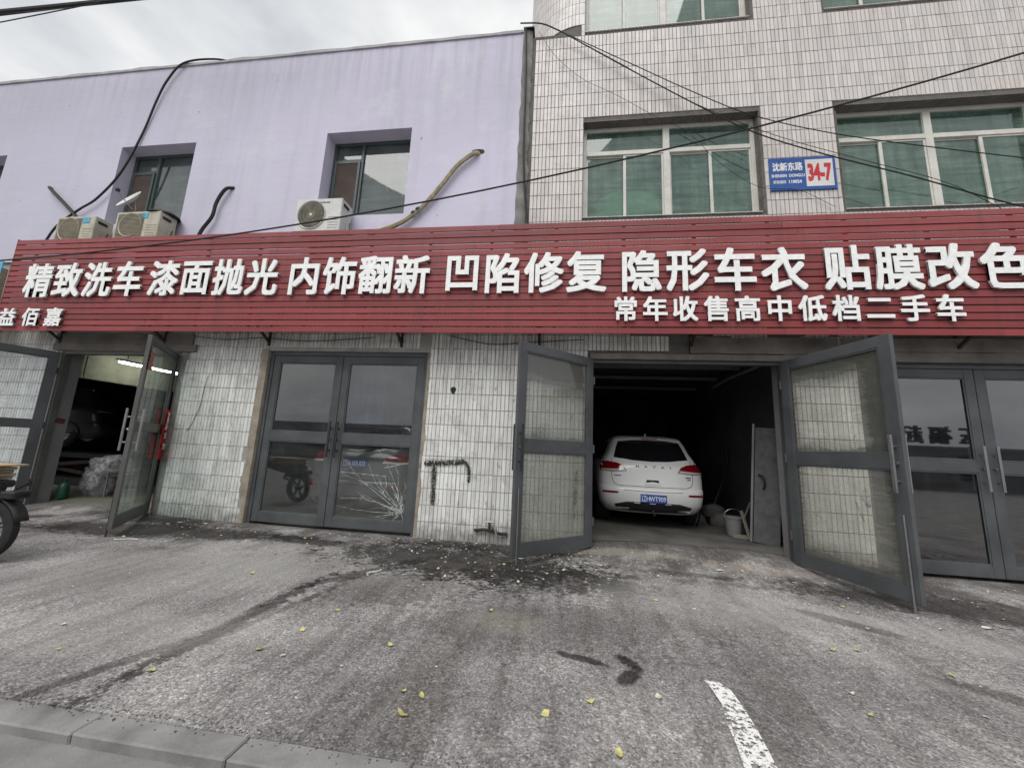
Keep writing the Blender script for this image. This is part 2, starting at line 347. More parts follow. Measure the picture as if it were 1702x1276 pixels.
M['carglass'] = NT('dark_car_glass').set(color=(.01, .01, .012), rough=.06, spec=.6).m
def mat_carpaint(name, col):
    t = NT(name); n = t.noise(3, 5); c = t.mix(t.ramp(n, (.5, 0), (.8, .25)), col, tuple(v*.7 for v in col))
    x, y, z = t.sep(t.node('ShaderNodeTexCoord').outputs['Object'])
    d = t.ramp(t.math('ADD', z, t.math('MULTIPLY', n, .3)), (.45, .45), (.8, 0)); c = t.mix(d, c, (.25, .235, .21))
    t.set(color=c, rough=.35, coat=.6); t.b.inputs['Coat Roughness'].default_value = .08; return t.m
M['car_white'] = mat_carpaint('white_car_paint', (.80, .80, .79))
M['car_grey'] = mat_carpaint('dark_grey_car_paint', (.035, .036, .042))
M['car_black'] = mat_carpaint('black_car_paint', (.015, .015, .017))
M['lamp_red'] = NT('red_lamp_lens').set(color=(.20, .004, .008), rough=.08, coat=.8).m
M['lamp_clear'] = NT('clear_lamp_lens').set(color=(.55, .52, .52), rough=.08, coat=.8).m
M['plastic_black'] = worn('black_trim', (.02, .02, .021), .3, 6, .6, .1)
def mat_bag():
    t = NT('plastic_bag'); n = t.noise(14, 4, .6)
    t.set(color=(.62, .63, .65), rough=.3, Alpha=t.ramp(n, (.35, .2), (.7, .7))).bump(n, .9, .02); return t.m
M['bag'] = mat_bag()
def mat_crack():
    t = NT('glass_fracture'); n = t.noise(28, 4, .7); t.set(color=(.85, .9, .88), rough=.3, Alpha=t.ramp(n, (.36, .08), (.6, 1))); return t.m
M['crack'] = mat_crack()
M['cyan'] = worn('blue_energy_label', (.10, .42, .60), .2, 20, .5, .02)

# ------------------------------------------------------------------ geometry helpers
def link(o, parent=None):
    C.objects.link(o)
    if parent is not None: o.parent = parent
    return o
def tag(o, label=None, cat=None, group=None, kind=None):
    for k, v in (('label', label), ('category', cat), ('group', group), ('kind', kind)):
        if v: o[k] = v
    return o
def empty(name, loc=(0, 0, 0), rz=0, **kw):
    o = bpy.data.objects.new(name, None); o.location = loc; o.rotation_euler = (0, 0, rz); o.empty_display_size = .1
    C.objects.link(o); return tag(o, **kw)
class MB:
    """Collects shapes into one mesh."""
    def __init__(s): s.v, s.f, s.mi, s.mats, s.uv = [], [], [], [], None
    def slot(s, m):
        if m not in s.mats: s.mats.append(m)
        return s.mats.index(m)
    def add(s, vs, fs, m=None):
        k = len(s.v); s.v += [tuple(v) for v in vs]; s.f += [tuple(i+k for i in f) for f in fs]
        s.mi += [s.slot(m) if m else 0]*len(fs); return s
    def box(s, a, b, m=None, mat=None):
        x0, y0, z0 = a; x1, y1, z1 = b
        vs = [Vector(p) for p in ((x0,y0,z0),(x1,y0,z0),(x1,y1,z0),(x0,y1,z0),(x0,y0,z1),(x1,y0,z1),(x1,y1,z1),(x0,y1,z1))]
        if mat: vs = [mat @ v for v in vs]
        return s.add(vs, [(0,3,2,1),(4,5,6,7),(0,1,5,4),(1,2,6,5),(2,3,7,6),(3,0,4,7)], m)
    def bar(s, p, q, w, h=None, m=None):
        p, q = Vector(p), Vector(q); d = q-p; L = d.length
        mat = Matrix.Translation(p) @ d.to_track_quat('Z', 'Y').to_matrix().to_4x4(); h = h or w
        return s.box((-w/2, -h/2, 0), (w/2, h/2, L), m, mat)
    def tube(s, pts, r, n=8, m=None, cap=True):
        pts = [Vector(p) for p in pts]; rings = []; K = len(pts)
        rr = r if isinstance(r, (list, tuple)) else [r]*K
        ref = None; vs = []; fs = []
        for i, p in enumerate(pts):
            d = (pts[min(i+1, K-1)]-pts[max(i-1, 0)]).normalized()
            if ref is None: ref = d.orthogonal().normalized()
            ref = (ref - d*ref.dot(d)).normalized(); o = d.cross(ref)
            for j in range(n):
                a = 2*math.pi*j/n; vs.append(p+(ref*math.cos(a)+o*math.sin(a))*rr[i])
        for i in range(K-1):
            for j in range(n):
                a, b = i*n+j, i*n+(j+1) % n; fs.append((a, b, b+n, a+n))
        if cap: fs.append(tuple(range(n))[::-1]); fs.append(tuple((K-1)*n+j for j in range(n)))
        return s.add(vs, fs, m)
    def lathe(s, prof, n=24, m=None, mat=None, axis='Z'):
        vs, fs = [], []
        for r, z in prof:
            for j in range(n):
                a = 2*math.pi*j/n; v = Vector((r*math.cos(a), r*math.sin(a), z))
                if axis == 'X': v = Vector((z, v.x, v.y))
                if axis == 'Y': v = Vector((v.x, z, v.y))
                vs.append(mat @ v if mat else v)
        for i in range(len(prof)-1):
            for j in range(n):
                a, b = i*n+j, i*n+(j+1) % n; fs.append((a, b, b+n, a+n))
        return s.add(vs, fs, m)
    def prism(s, poly, y0, y1, m=None, mat=None):
        """closed (x,z) outline extruded along y"""
        n = len(poly); vs = [Vector((x, y0, z)) for x, z in poly]+[Vector((x, y1, z)) for x, z in poly]
        if mat: vs = [mat @ v for v in vs]
        fs = [tuple(range(n)), tuple(range(2*n-1, n-1, -1))]+[(i, i+n, (i+1) % n+n, (i+1) % n) for i in range(n)]
        return s.add(vs, fs, m)
    def build(s, name, m, parent=None, smooth=False, bevel=0, loc=None, rz=0, **kw):
        me = bpy.data.meshes.new(name); me.from_pydata(s.v, [], s.f); me.validate()
        if s.mats:
            for x in s.mats: me.materials.append(M[x] if isinstance(x, str) else x)
            if len(me.polygons) == len(s.mi): me.polygons.foreach_set('material_index', s.mi)
        else: me.materials.append(M[m] if isinstance(m, str) else m)
        bm = bmesh.new(); bm.from_mesh(me); bmesh.ops.recalc_face_normals(bm, faces=bm.faces); bm.to_mesh(me); bm.free()
        if smooth:
            me.polygons.foreach_set('use_smooth', [True]*len(me.polygons)); me.set_sharp_from_angle(angle=R(40))
        o = bpy.data.objects.new(name, me); link(o, parent)
        if loc: o.location = loc
        if rz: o.rotation_euler[2] = rz
        if bevel:
            b = o.modifiers.new('bevel', 'BEVEL'); b.width = bevel; b.segments = 1; b.limit_method = 'ANGLE'
        return tag(o, **kw)
def smoothpts(pts, n=6):
    """Catmull-Rom through the points"""
    P = [Vector(p) for p in pts]; P = [P[0]*2-P[1]]+P+[P[-1]*2-P[-2]]; out = []
    for i in range(1, len(P)-2):
        for k in range(n):
            t = k/n; a, b, c, d = P[i-1:i+3]
            out.append(.5*((2*b)+(c-a)*t+(2*a-5*b+4*c-d)*t*t+(3*b-a-3*c+d)*t**3))
    return out+[P[-2]]
def sag(a, b, s, n=24):
    a, b = Vector(a), Vector(b); return [a.lerp(b, i/n)-Vector((0, 0, s*4*(i/n)*(1-i/n))) for i in range(n+1)]
def walled(name, x0, x1, z0, z1, holes, y0, y1, m, parent=None, **kw):
    """Wall slab in the xz plane with rectangular holes, one closed mesh without inner faces."""
    xs = sorted({x0, x1, *[h[0] for h in holes], *[h[1] for h in holes]}); xs = [x for x in xs if x0 <= x <= x1]
    zs = sorted({z0, z1, *[h[2] for h in holes], *[h[3] for h in holes]}); zs = [z for z in zs if z0 <= z <= z1]
    inside = lambda x, z: x0 < x < x1 and z0 < z < z1 and not any(h[0] < x < h[1] and h[2] < z < h[3] for h in holes)
    b = MB(); nx, nz = len(xs)-1, len(zs)-1
    sol = lambda i, j: 0 <= i < nx and 0 <= j < nz and inside((xs[i]+xs[i+1])/2, (zs[j]+zs[j+1])/2)
    for i in range(nx):
        for j in range(nz):
            if not sol(i, j): continue
            a, c, d, e = xs[i], xs[i+1], zs[j], zs[j+1]
            b.add([(a,y0,d),(c,y0,d),(c,y0,e),(a,y0,e)], [(0,1,2,3)]); b.add([(a,y1,d),(c,y1,d),(c,y1,e),(a,y1,e)], [(3,2,1,0)])
            if not sol(i-1, j): b.add([(a,y0,d),(a,y0,e),(a,y1,e),(a,y1,d)], [(0,1,2,3)])
            if not sol(i+1, j): b.add([(c,y0,d),(c,y1,d),(c,y1,e),(c,y0,e)], [(0,1,2,3)])
            if not sol(i, j-1): b.add([(a,y0,d),(a,y1,d),(c,y1,d),(c,y0,d)], [(0,1,2,3)])
            if not sol(i, j+1): b.add([(a,y0,e),(c,y0,e),(c,y1,e),(a,y1,e)], [(0,1,2,3)])
    return b.build(name, m, parent, **kw)
def glyph(text, mat, name='letter', parent=None, w=.62, h=.71, depth=.05, off=.028, center=True, side=None):
    """One piece of writing as real raised lettering; w, h = size of an em; stands in the local xz plane facing -y."""
    cu = bpy.data.curves.new(name, 'FONT'); cu.body = text; cu.extrude = .5; cu.resolution_u = 2; cu.fill_mode = 'BOTH'
    tmp = bpy.data.objects.new('tmp', cu); C.objects.link(tmp)
    me = bpy.data.meshes.new_from_object(tmp.evaluated_get(bpy.context.evaluated_depsgraph_get()))
    bpy.data.objects.remove(tmp); bpy.data.curves.remove(cu)
    if off:             # heavier strokes: the outline laid several times with a small shift, each a hair proud of the last
        bm = bmesh.new(); bm.from_mesh(me); src = list(bm.verts)+list(bm.edges)+list(bm.faces)
        for k, (ox, oy) in enumerate(((1, 1), (1, -1), (-1, 1), (-1, -1), (1, 0), (-1, 0), (0, 1), (0, -1))):
            d = bmesh.ops.duplicate(bm, geom=src)
            for v in d['geom']:
                if isinstance(v, bmesh.types.BMVert): v.co.x += off*ox; v.co.y += off*oy*.9; v.co.z += (.0004*(k+1))/max(depth, .002)*(.05 if depth < .01 else 1)
        bm.to_mesh(me); bm.free()
    xs = [v.co.x for v in me.vertices]; ys = [v.co.y for v in me.vertices]
    cx, cy = (min(xs)+max(xs))/2, (min(ys)+max(ys))/2
    for v in me.vertices:
        x, y, z = v.co; v.co = ((x-(cx if center else 0))*w, -(z+.5)*depth, (y-(cy if center else 0))*h)
    me.name = name; me.materials.clear(); me.materials.append(M[mat])
    if side:
        me.materials.append(M[side])
        for p in me.polygons: p.material_index = 0 if p.normal.y < -.5 or abs(p.normal.y) > .9 else 1
    o = bpy.data.objects.new(name, me); link(o, parent); return o

# ------------------------------------------------------------------ ground
def gz(x, y):
    z = -.02 + .015*min(y, 0)
    g = lambda cx, cy, rx, ry, h: h*math.exp(-((x-cx)/rx)**4-((y-cy)/ry)**2)
    z += g(1.8, .35, 1.7, .62, .13) + g(-8.2, .35, 1.6, .7, .09) + g(-5.9, -.1, 1.2, .3, .03)
    z += .012*noise.noise(Vector((x*.7, y*.7, 3))) + .004*noise.noise(Vector((x*3, y*3, 7)))
    if y > .2: z = min(z, .11)
    return z
def ground_sheet():
    b = MB(); xs = [-40, -30, -22, -16]+[-13+.1*i for i in range(221)]+[12, 16, 24, 40]; ys = [-4.0+.06*j for j in range(77)]
    ys = [-4.003]+[y for y in ys if y < .5]+[.5]
    k = len(ys)
    b.v = [(x, y, gz(x, y)) for x in xs for y in ys]
    b.v = [(x, y, z if j % k else z-.09) for j, (x, y, z) in enumerate(b.v)]
    b.f = [(i*k+j, (i+1)*k+j, (i+1)*k+j+1, i*k+j+1) for i in range(len(xs)-1) for j in range(k-1)]
    b.mi = [0]*len(b.f)
    return b.build('ground', 'ground', smooth=True, kind='structure')
ground_sheet()
kerb = empty('kerb', (0, 0, 0), kind='structure')
MB().box((-40, -4.13, -.30), (40, -3.97, -.105)).build('kerb_bed', 'grout', kerb)
ks = None
for i in range(-8, 7):
    x = -2.345 + .845*i + .845
    o = MB().box((-.4195, -.075, -.20), (.4195, .074, 0)).build('kerb_stone', 'kerb', kerb, bevel=.008) if ks is None else ks.copy()
    if ks is None: ks = o
    else: link(o, kerb)
    o.location = (x-.4225, -4.066, -.084+random.uniform(-.004, .004)); o.rotation_euler = (random.uniform(-.01, .01), random.uniform(-.003, .003), random.uniform(-.006, .006))
MB().add([(-1200, -1200, -.135), (1200, -1200, -.135), (1200, -4.12, -.135), (-1200, -4.12, -.135)], [(0, 1, 2, 3)]).build('road', 'road', kind='structure')
MB().add([(-1200, 14, -.4), (1200, 14, -.4), (1200, 1200, -.4), (-1200, 1200, -.4)], [(0, 1, 2, 3)]).build('far_ground', 'ground', kind='structure')
# worn white stripe on the apron
def paint_line():
    b = MB(); L = [(1.00, -3.02, .045), (1.04, -3.10, .06), (1.04, -3.25, .06), (1.02, -3.42, .075), (1.0, -3.6, .075), (.97, -3.8, .08), (.95, -3.97, .08)]
    L = [(x+random.uniform(-.008, .008), y, w) for x, y, w in L]
    for x, y, w in L:
        for s in (-1, 0, 1): b.v.append((x+s*w, y, gz(x+s*w, y)+.008))
    for i in range(len(L)-1):
        for j in (0, 1): b.f.append((i*3+j, i*3+3+j, i*3+4+j, i*3+j+1)); b.mi.append(0)
    b.build('painted_line', 'roadpaint', kind='structure')
paint_line()

# ------------------------------------------------------------------ the two buildings
lilac = empty('rendered_building', (-5, .3, 0), label='lilac rendered two-storey building on the left, with workshops behind glazed doors below', cat='building')
tiled = empty('tiled_building', (3, .3, 0), label='tall pinkish white tiled building on the right with green glass windows', cat='building')
class Under:                       # lets parts be given in world coordinates
    pass
def under(o, parent):
    o.parent = parent; o.matrix_parent_inverse = Matrix.Translation(-Vector(parent.location)); return o

SPLIT = 762*.0645-50
D1 = (-5.17, -2.24, -.1, 2.92); D0 = (-9.53, -6.90, -.1, 2.86); G = (.38, 3.215, -.1, 2.84); D4 = (4.22, 7.18, -.1, 2.86)
PW = [(-9.26, -7.50, 5.47, 7.24), (-4.63, -2.92, 5.47, 7.24), (-13.9, -12.2, 5.47, 7.24)]
TW = [(.24, 3.12, 5.29, 7.15), (4.27, 7.15, 5.29, 7.15), (.24, 3.12, 9.06, 10.9), (4.27, 7.15, 9.06, 10.9)]

under(walled('wall', -17, SPLIT, -.3, 4.7, [D0, D1, (-13.6, -11.4, -.1, 2.86)], .012, .34, 'pale_cement', None), lilac)
w = under(walled('upper_wall', -17, SPLIT-.03, 4.7, 9.16, PW, -.03, .34, 'plaster', None), lilac)
w['label'] = 'pale lilac painted render with chips and stains'
under(walled('wall', SPLIT+.002, 9.5, -.3, 12, [G, D4]+TW, .012, .34, 'grout', None), tiled) if False else None
under(walled('wall', SPLIT, .2, -.3, 4.2, [], .012, .34, 'pale_cement', None), tiled); under(walled('wall', SPLIT, .2, 4.2, 9.06, [], .012, .34, 'grout', None), tiled)
under(walled('wall', .2, 9.5, -.3, 12, [G, D4]+TW, .012, .34, 'grout', None), tiled)
# rounded corner above the neighbour's roof
RC = 1.05
def corner_pt(s, z, off=0):         # s = arc length to the left of x = .2
    a = s/RC; r = RC+off
    return (.2-r*math.sin(a), RC+.012-r*math.cos(a), z) if a < math.pi/2 else (.2-r, RC+.012+(s-RC*math.pi/2), z)
b = MB()
S_ = [i*.11 for i in range(46)]
for i in range(len(S_)-1):
    b.add([corner_pt(S_[i], 9.0), corner_pt(S_[i+1], 9.0), corner_pt(S_[i+1], 12), corner_pt(S_[i], 12)], [(0, 1, 2, 3)])
under(b.build('corner_wall', 'grout'), tiled)

# plaster coping, irregular along the top
b = MB(); xx = [-17+.25*i for i in range(65)]; xx = [x for x in xx if x < -.9]+[-.9]
prev = None
for x in xx:
    h = 9.18+.025*noise.noise(Vector((x*1.7, 0, 0)))+.02*noise.noise(Vector((x*6, 2, 0))); f = -.055+.012*noise.noise(Vector((x*3, 5, 0)))
    ring = [(x, f, 9.12+.03*noise.noise(Vector((x*4, 9, 0)))), (x, f, h), (x, .36, h+.01), (x, .36, 9.12)]
    k = len(b.v); b.v += ring
    if prev is not None:
        for j in range(4): b.f.append((prev+j, prev+(j+1) % 4, k+(j+1) % 4, k+j)); b.mi.append(0)
    prev = k
M['coping'] = worn('stained_coping', (.46, .45, .47), .25, 3, .95, .5)
under(b.build('coping', 'coping', smooth=True), lilac)
# rough cement joint between the two fronts
b = MB(); n_ = 70; 
for i in range(n_+1):
    z = 4.6+(9.22-4.6)*i/n_; e = .05*noise.noise(Vector((z*3, 1, 0)))+.03*noise.noise(Vector((z*11, 3, 0)))
    e0 = .03*noise.noise(Vector((z*4, 8, 0)))
    b.v += [(SPLIT-.05+e0, -.028, z), (SPLIT-.03+e0, -.05, z), (SPLIT+.07+e, -.035, z), (SPLIT+.13+e, -.002, z), (SPLIT+.13+e, .02, z)]
    if i:
        for j in range(4): b.f.append(((i-1)*5+j, (i-1)*5+j+1, i*5+j+1, i*5+j)); b.mi.append(0)
under(b.build('cement_joint', 'cement', smooth=True), tiled)
for i in range(1): under(MB().box((SPLIT-.04, -.08, 9.185), (SPLIT+.16, .2, 9.205)).build('roof_flashing', 'black'), lilac)

# ---- tiles
TWd, THt, PX, PZ = .0585, .2425, .0645, .25
def tile_mesh(name, m, d=.014):
    e = .003; X, Z = TWd/2, THt/2
    b = MB(); b.v = [(-X, 0, -Z), (X, 0, -Z), (X, 0, Z), (-X, 0, Z), (-X+e, -d, -Z+e), (X-e, -d, -Z+e), (X-e, -d, Z-e), (-X+e, -d, Z-e)]
    b.f = [(4, 5, 6, 7), (0, 1, 5, 4), (1, 2, 6, 5), (2, 3, 7, 6), (3, 0, 4, 7)]
    me = bpy.data.meshes.new(name); me.from_pydata(b.v, [], b.f); me.materials.append(M[m]); return me, b
up_me, TB = tile_mesh('tile', 'tile_up'); low_me, _ = tile_mesh('tile', 'tile_low')
def tile_field(x0, x1, z0, z1, holes, skip=None):
    out = []
    i0, i1 = math.ceil((x0+50)/PX-1e-4), math.floor((x1+50)/PX+1e-4); k0, k1 = math.floor((z0+2.02)/PZ), math.floor((z1+2.02)/PZ)
    for i in range(i0, i1):
        for k in range(k0, k1):
            x = (i+.5)*PX-50; z = (k+.5)*PZ-2.02
            ok = True
            for h in holes:
                if h[0]-TWd*.35 < x < h[1]+TWd*.35 and h[2]-THt*.3 < z < h[3]+THt*.42: ok = False
            if ok and not (skip and skip(x, z)): out.append((x, z))
    return out
def lay(cells, me, parent, mname, best):
    cells = sorted(cells, key=best); loose, rest = cells[:298], cells[298:]
    for x, z in loose:
        o = bpy.data.objects.new('tile', me); C.objects.link(o)
        o.location = (x+random.uniform(-.0007, .0007), .013, z+random.uniform(-.001, .001)); o.rotation_euler = (random.gauss(0, .006), 0, random.gauss(0, .012))
        under(o, parent)
    b = MB()
    for x, z in rest:
        ax, az, jx = random.gauss(0, .0012), random.gauss(0, .0010), random.uniform(-.0007, .0007); k = len(b.v)
        for vx, vy, vz in TB.v: b.v.append((x+vx+jx, .013+vy+(ax*(vx/.03)+az*(vz/.12) if vy < 0 else 0), z+vz))
        b.f += [tuple(q+k for q in f) for f in TB.f]; b.mi += [0]*5
    under(b.build('tiling', mname, kind='stuff'), parent)
# lower storeys: pillars and the band over the doors; ragged cement edges where tiles have come away
def ragged(x, z):
    n = noise.noise(Vector((x*2.0, z*1.6, 4)))
    e1 = .10+.09*noise.noise(Vector((0, z*2.2, 1)))
    if -5.17-e1*(1.25 if z > .3 else .4) < x < -5.0 and z < 2.6: return True
    if -2.4 < x < -2.24+.05+.03*noise.noise(Vector((0, z*3, 8))): return True
    if z > 2.9 and 1.0 < x < 4.0 and n > .05: return True
    if z > 2.78 and x > 4.4: return True
    if z > 2.7 and -9.6 < x < -6.7: return True
    if -6.92 < x < -6.78: return True
    return noise.noise(Vector((x*13, z*5, 11))) > .86
def hole_skip(x, z):
    return ragged(x, z) or ((x+1.77)**2+(z-2.29)**2 < .0022)
lowL = tile_field(-13.9, SPLIT, -.02, 3.9, [D0, D1, (-13.6, -11.4, -.1, 2.86)], hole_skip)
lowR = tile_field(SPLIT, 9.4, -.02, 4.0, [G, D4], hole_skip)
upR = [c for c in tile_field(SPLIT+.15, 9.4, 4.75, 11.9, TW) if c[0] > .2 or c[1] < 8.95]
lay([c for c in lowL if c[0] > -7.1 or c[0] < -9.6], low_me, lilac, 'tile_low', lambda c: 0 if (-6.95 < c[0] < -5.2 and c[1] < 2.9) or (-2.3 < c[0] < SPLIT and c[1] < 2.9) else 1)
# one list for the tiled building: its 300 largest in the photo are at the upper right, the others stay joined
allR = [(x, z) for x, z in upR]
def big(c):
    x, z = c
    vis = z < 8.9 and x < 6.9
    return (0 if vis else 1, -(abs(x)*1.0+z*.6))
lay(allR, up_me, tiled, 'tile_up', big)
b = MB()
for x, z in lowR:
    k = len(b.v); ax = random.gauss(0, .0012)
    for vx, vy, vz in TB.v: b.v.append((x+vx, .013+vy+(ax*(vx/.03) if vy < 0 else 0), z+vz))
    b.f += [tuple(q+k for q in f) for f in TB.f]; b.mi += [0]*5
under(b.build('lower_tiling', 'tile_low', kind='stuff'), tiled)
# tiles round the curved corner
b = MB(); nS = int(4.6/PX)
for i in range(nS):
    for k in range(44, 56):
        s0, s1 = (i+.05)*PX, (i+.95)*PX; z0, z1 = k*PZ-2.02+.004, (k+1)*PZ-2.02-.004
        if z0 < 9.05: continue
        q = len(b.v)
        for off in (0, .013):
            b.v += [corner_pt(s0, z0, off), corner_pt(s1, z0, off), corner_pt(s1, z1, off), corner_pt(s0, z1, off)]
        b.f += [tuple(q+j for j in f) for f in ((4,5,6,7),(0,1,5,4),(1,2,6,5),(2,3,7,6),(3,0,4,7))]; b.mi += [0]*5
under(b.build('corner_tiling', 'tile_up', kind='stuff'), tiled)

# ---- render edges along the door jambs
def rough_edge(x, side, z0, z1, wbase, parent, m='tan_cement', y=-.004, sd=0):
    b = MB(); n = 60
    for i in range(n+1):
        z = z0+(z1-z0)*i/n; e = wbase*(1+.75*noise.noise(Vector((sd, z*2.3, 1)))+.35*noise.noise(Vector((sd, z*9, 3))))
        b.v += [(x, .2, z), (x, y, z), (x+side*e*.6, y-.003, z), (x+side*e, y+.018, z)]
        if i:
            for j in range(3): b.f.append(((i-1)*4+j, (i-1)*4+j+1, i*4+j+1, i*4+j)); b.mi.append(0)
    under(b.build('rendered_edge', m, smooth=True), parent)
rough_edge(D1[0]+.003, -1, -.02, 2.95, .16, lilac, sd=1)
rough_edge(D1[1]-.003, 1, -.02, 2.9, .075, lilac, sd=2)
rough_edge(D0[1]-.003, 1, -.02, 2.86, .11, lilac, 'cement', sd=3)
rough_edge(G[1]-.003, 1, .02, 2.8, .10, tiled, 'grey_jamb', sd=4)
# stained lintels
def lintel(x0, x1, z0, z1, y, parent, m='beam', sd=0):
    b = MB(); n = 40
    for i in range(n+1):
        x = x0+(x1-x0)*i/n; e = .018*noise.noise(Vector((x*2.5, sd, 1)))
        b.v += [(x, .012, z0), (x, y, z0+e*.4), (x, y+.4*e, z1+e), (x, .012, z1+e)]
        if i:
            for j in range(4): b.f.append(((i-1)*4+j, (i-1)*4+(j+1) % 4, i*4+(j+1) % 4, i*4+j)); b.mi.append(0)
    under(b.build('lintel', m), parent)
lintel(.40, 3.6, 2.842, 2.93, -.045, tiled, sd=3)
lintel(4.0, 9.0, 2.862, 3.0, -.02, tiled, sd=5); lintel(4.0, 9.0, 3.004, 3.2, -.035, tiled, sd=6)
lintel(1.9, 3.95, 2.95, 3.2, -.03, tiled, sd=8)
lintel(-9.7, -6.6, 2.87, 3.0, -.04, lilac, sd=9); lintel(-9.7, -6.7, 3.004, 3.2, -.02, lilac, sd=2)

# ---- rooms behind the doors: floor, walls, ceiling of each bay
def room(x0, x1, depth, h, zf, m, parent, name='room', floor='floor_dirty'):
    b = MB(); y0 = .345
    b.add([(x0, y0, zf), (x0, depth, zf), (x0, depth, h), (x0, y0, h)], [(0,1,2,3)]); b.add([(x1, y0, zf), (x1, depth, zf), (x1, depth, h), (x1, y0, h)], [(3,2,1,0)])
    b.add([(x0, depth, zf), (x1, depth, zf), (x1, depth, h), (x0, depth, h)], [(0,1,2,3)]); b.add([(x0, y0, h), (x0, depth, h), (x1, depth, h), (x1, y0, h)], [(0,1,2,3)])
    b.add([(x0-.06, y0, h+.06), (x0-.06, depth+.06, h+.06), (x1+.06, depth+.06, h+.06), (x1+.06, y0, h+.06)], [(3,2,1,0)])
    b.add([(x0-.06, y0, zf-.1), (x0-.06, depth+.06, zf-.1), (x0-.06, depth+.06, h+.06), (x0-.06, y0, h+.06)], [(3,2,1,0)])
    b.add([(x1+.06, y0, zf-.1), (x1+.06, depth+.06, zf-.1), (x1+.06, depth+.06, h+.06), (x1+.06, y0, h+.06)], [(0,1,2,3)])
    b.add([(x0-.06, depth+.06, zf-.1), (x1+.06, depth+.06, zf-.1), (x1+.06, depth+.06, h+.06), (x0-.06, depth+.06, h+.06)], [(3,2,1,0)])
    under(b.build('interior', m), parent)
    f = MB(); nx, ny = 24, 40
    for i in range(nx+1):
        for j in range(ny+1):
            x = x0+(x1-x0)*i/nx; y = .30+(depth-.30)*j/ny
            f.v.append((x, y, zf+.010*noise.noise(Vector((x*1.4, y*1.4, 2)))+(min(0, gz(x, .45)+.004-zf) if j == 0 else 0)))
    f.f = [(i*(ny+1)+j, (i+1)*(ny+1)+j, (i+1)*(ny+1)+j+1, i*(ny+1)+j+1) for i in range(nx) for j in range(ny)]; f.mi = [0]*len(f.f)
    under(f.build('floor', floor, smooth=True), parent)
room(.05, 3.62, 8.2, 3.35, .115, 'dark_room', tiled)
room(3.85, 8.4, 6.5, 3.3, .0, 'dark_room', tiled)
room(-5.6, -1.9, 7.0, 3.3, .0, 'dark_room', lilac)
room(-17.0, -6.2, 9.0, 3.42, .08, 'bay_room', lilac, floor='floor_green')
for x0, x1, z in ((-9.9, -6.9, 4.9), (-5.3, -2.3, 4.9), (-14.5, -11.5, 4.9)):
    under(MB().box((x0, .35, z), (x1, 3, z+3)).build('interior', 'curtain'), lilac)
    
# ceiling purlins in the garage
for y, z in ((2.3, 3.22), (3.5, 3.22), (5.0, 3.22)):
    under(MB().box((.06, y, z), (3.6, y+.06, z+.07)).build('ceiling_purlin', 'grey_jamb'), tiled)
under(MB().bar((2.1, .5, 3.30), (1.6, 2.25, 3.26), .05).build('ceiling_purlin', 'grey_jamb'), tiled)
under(MB().tube([(3.35, .5, 3.0), (3.4, 2.4, 3.05), (3.4, 3.2, 3.0)], .03).build('conduit_pipe', 'grey_jamb'), tiled)
# left bay: deep painted reveal, beam, glass partition
under(MB().box((-9.529, .0, -.02), (-9.518, .338, 2.858)).build('reveal', 'grey_jamb'), lilac)
under(MB().box((-10.14, .36, 2.465), (-10.0, 6.5, 3.41)).build('ceiling_beam', 'bay_beam'), lilac)
under(MB().add([(-9.516, .12, 1.50), (-9.516, .28, 1.48), (-9.516, .30, 1.57), (-9.516, .16, 1.60)], [(0,1,2,3)]).build('paint_smear', 'red_dark'), lilac)

under(MB().box((G[1]-.012, .0, .02), (G[1]-.001, .338, 2.835)).build('reveal', 'grey_jamb'), tiled)

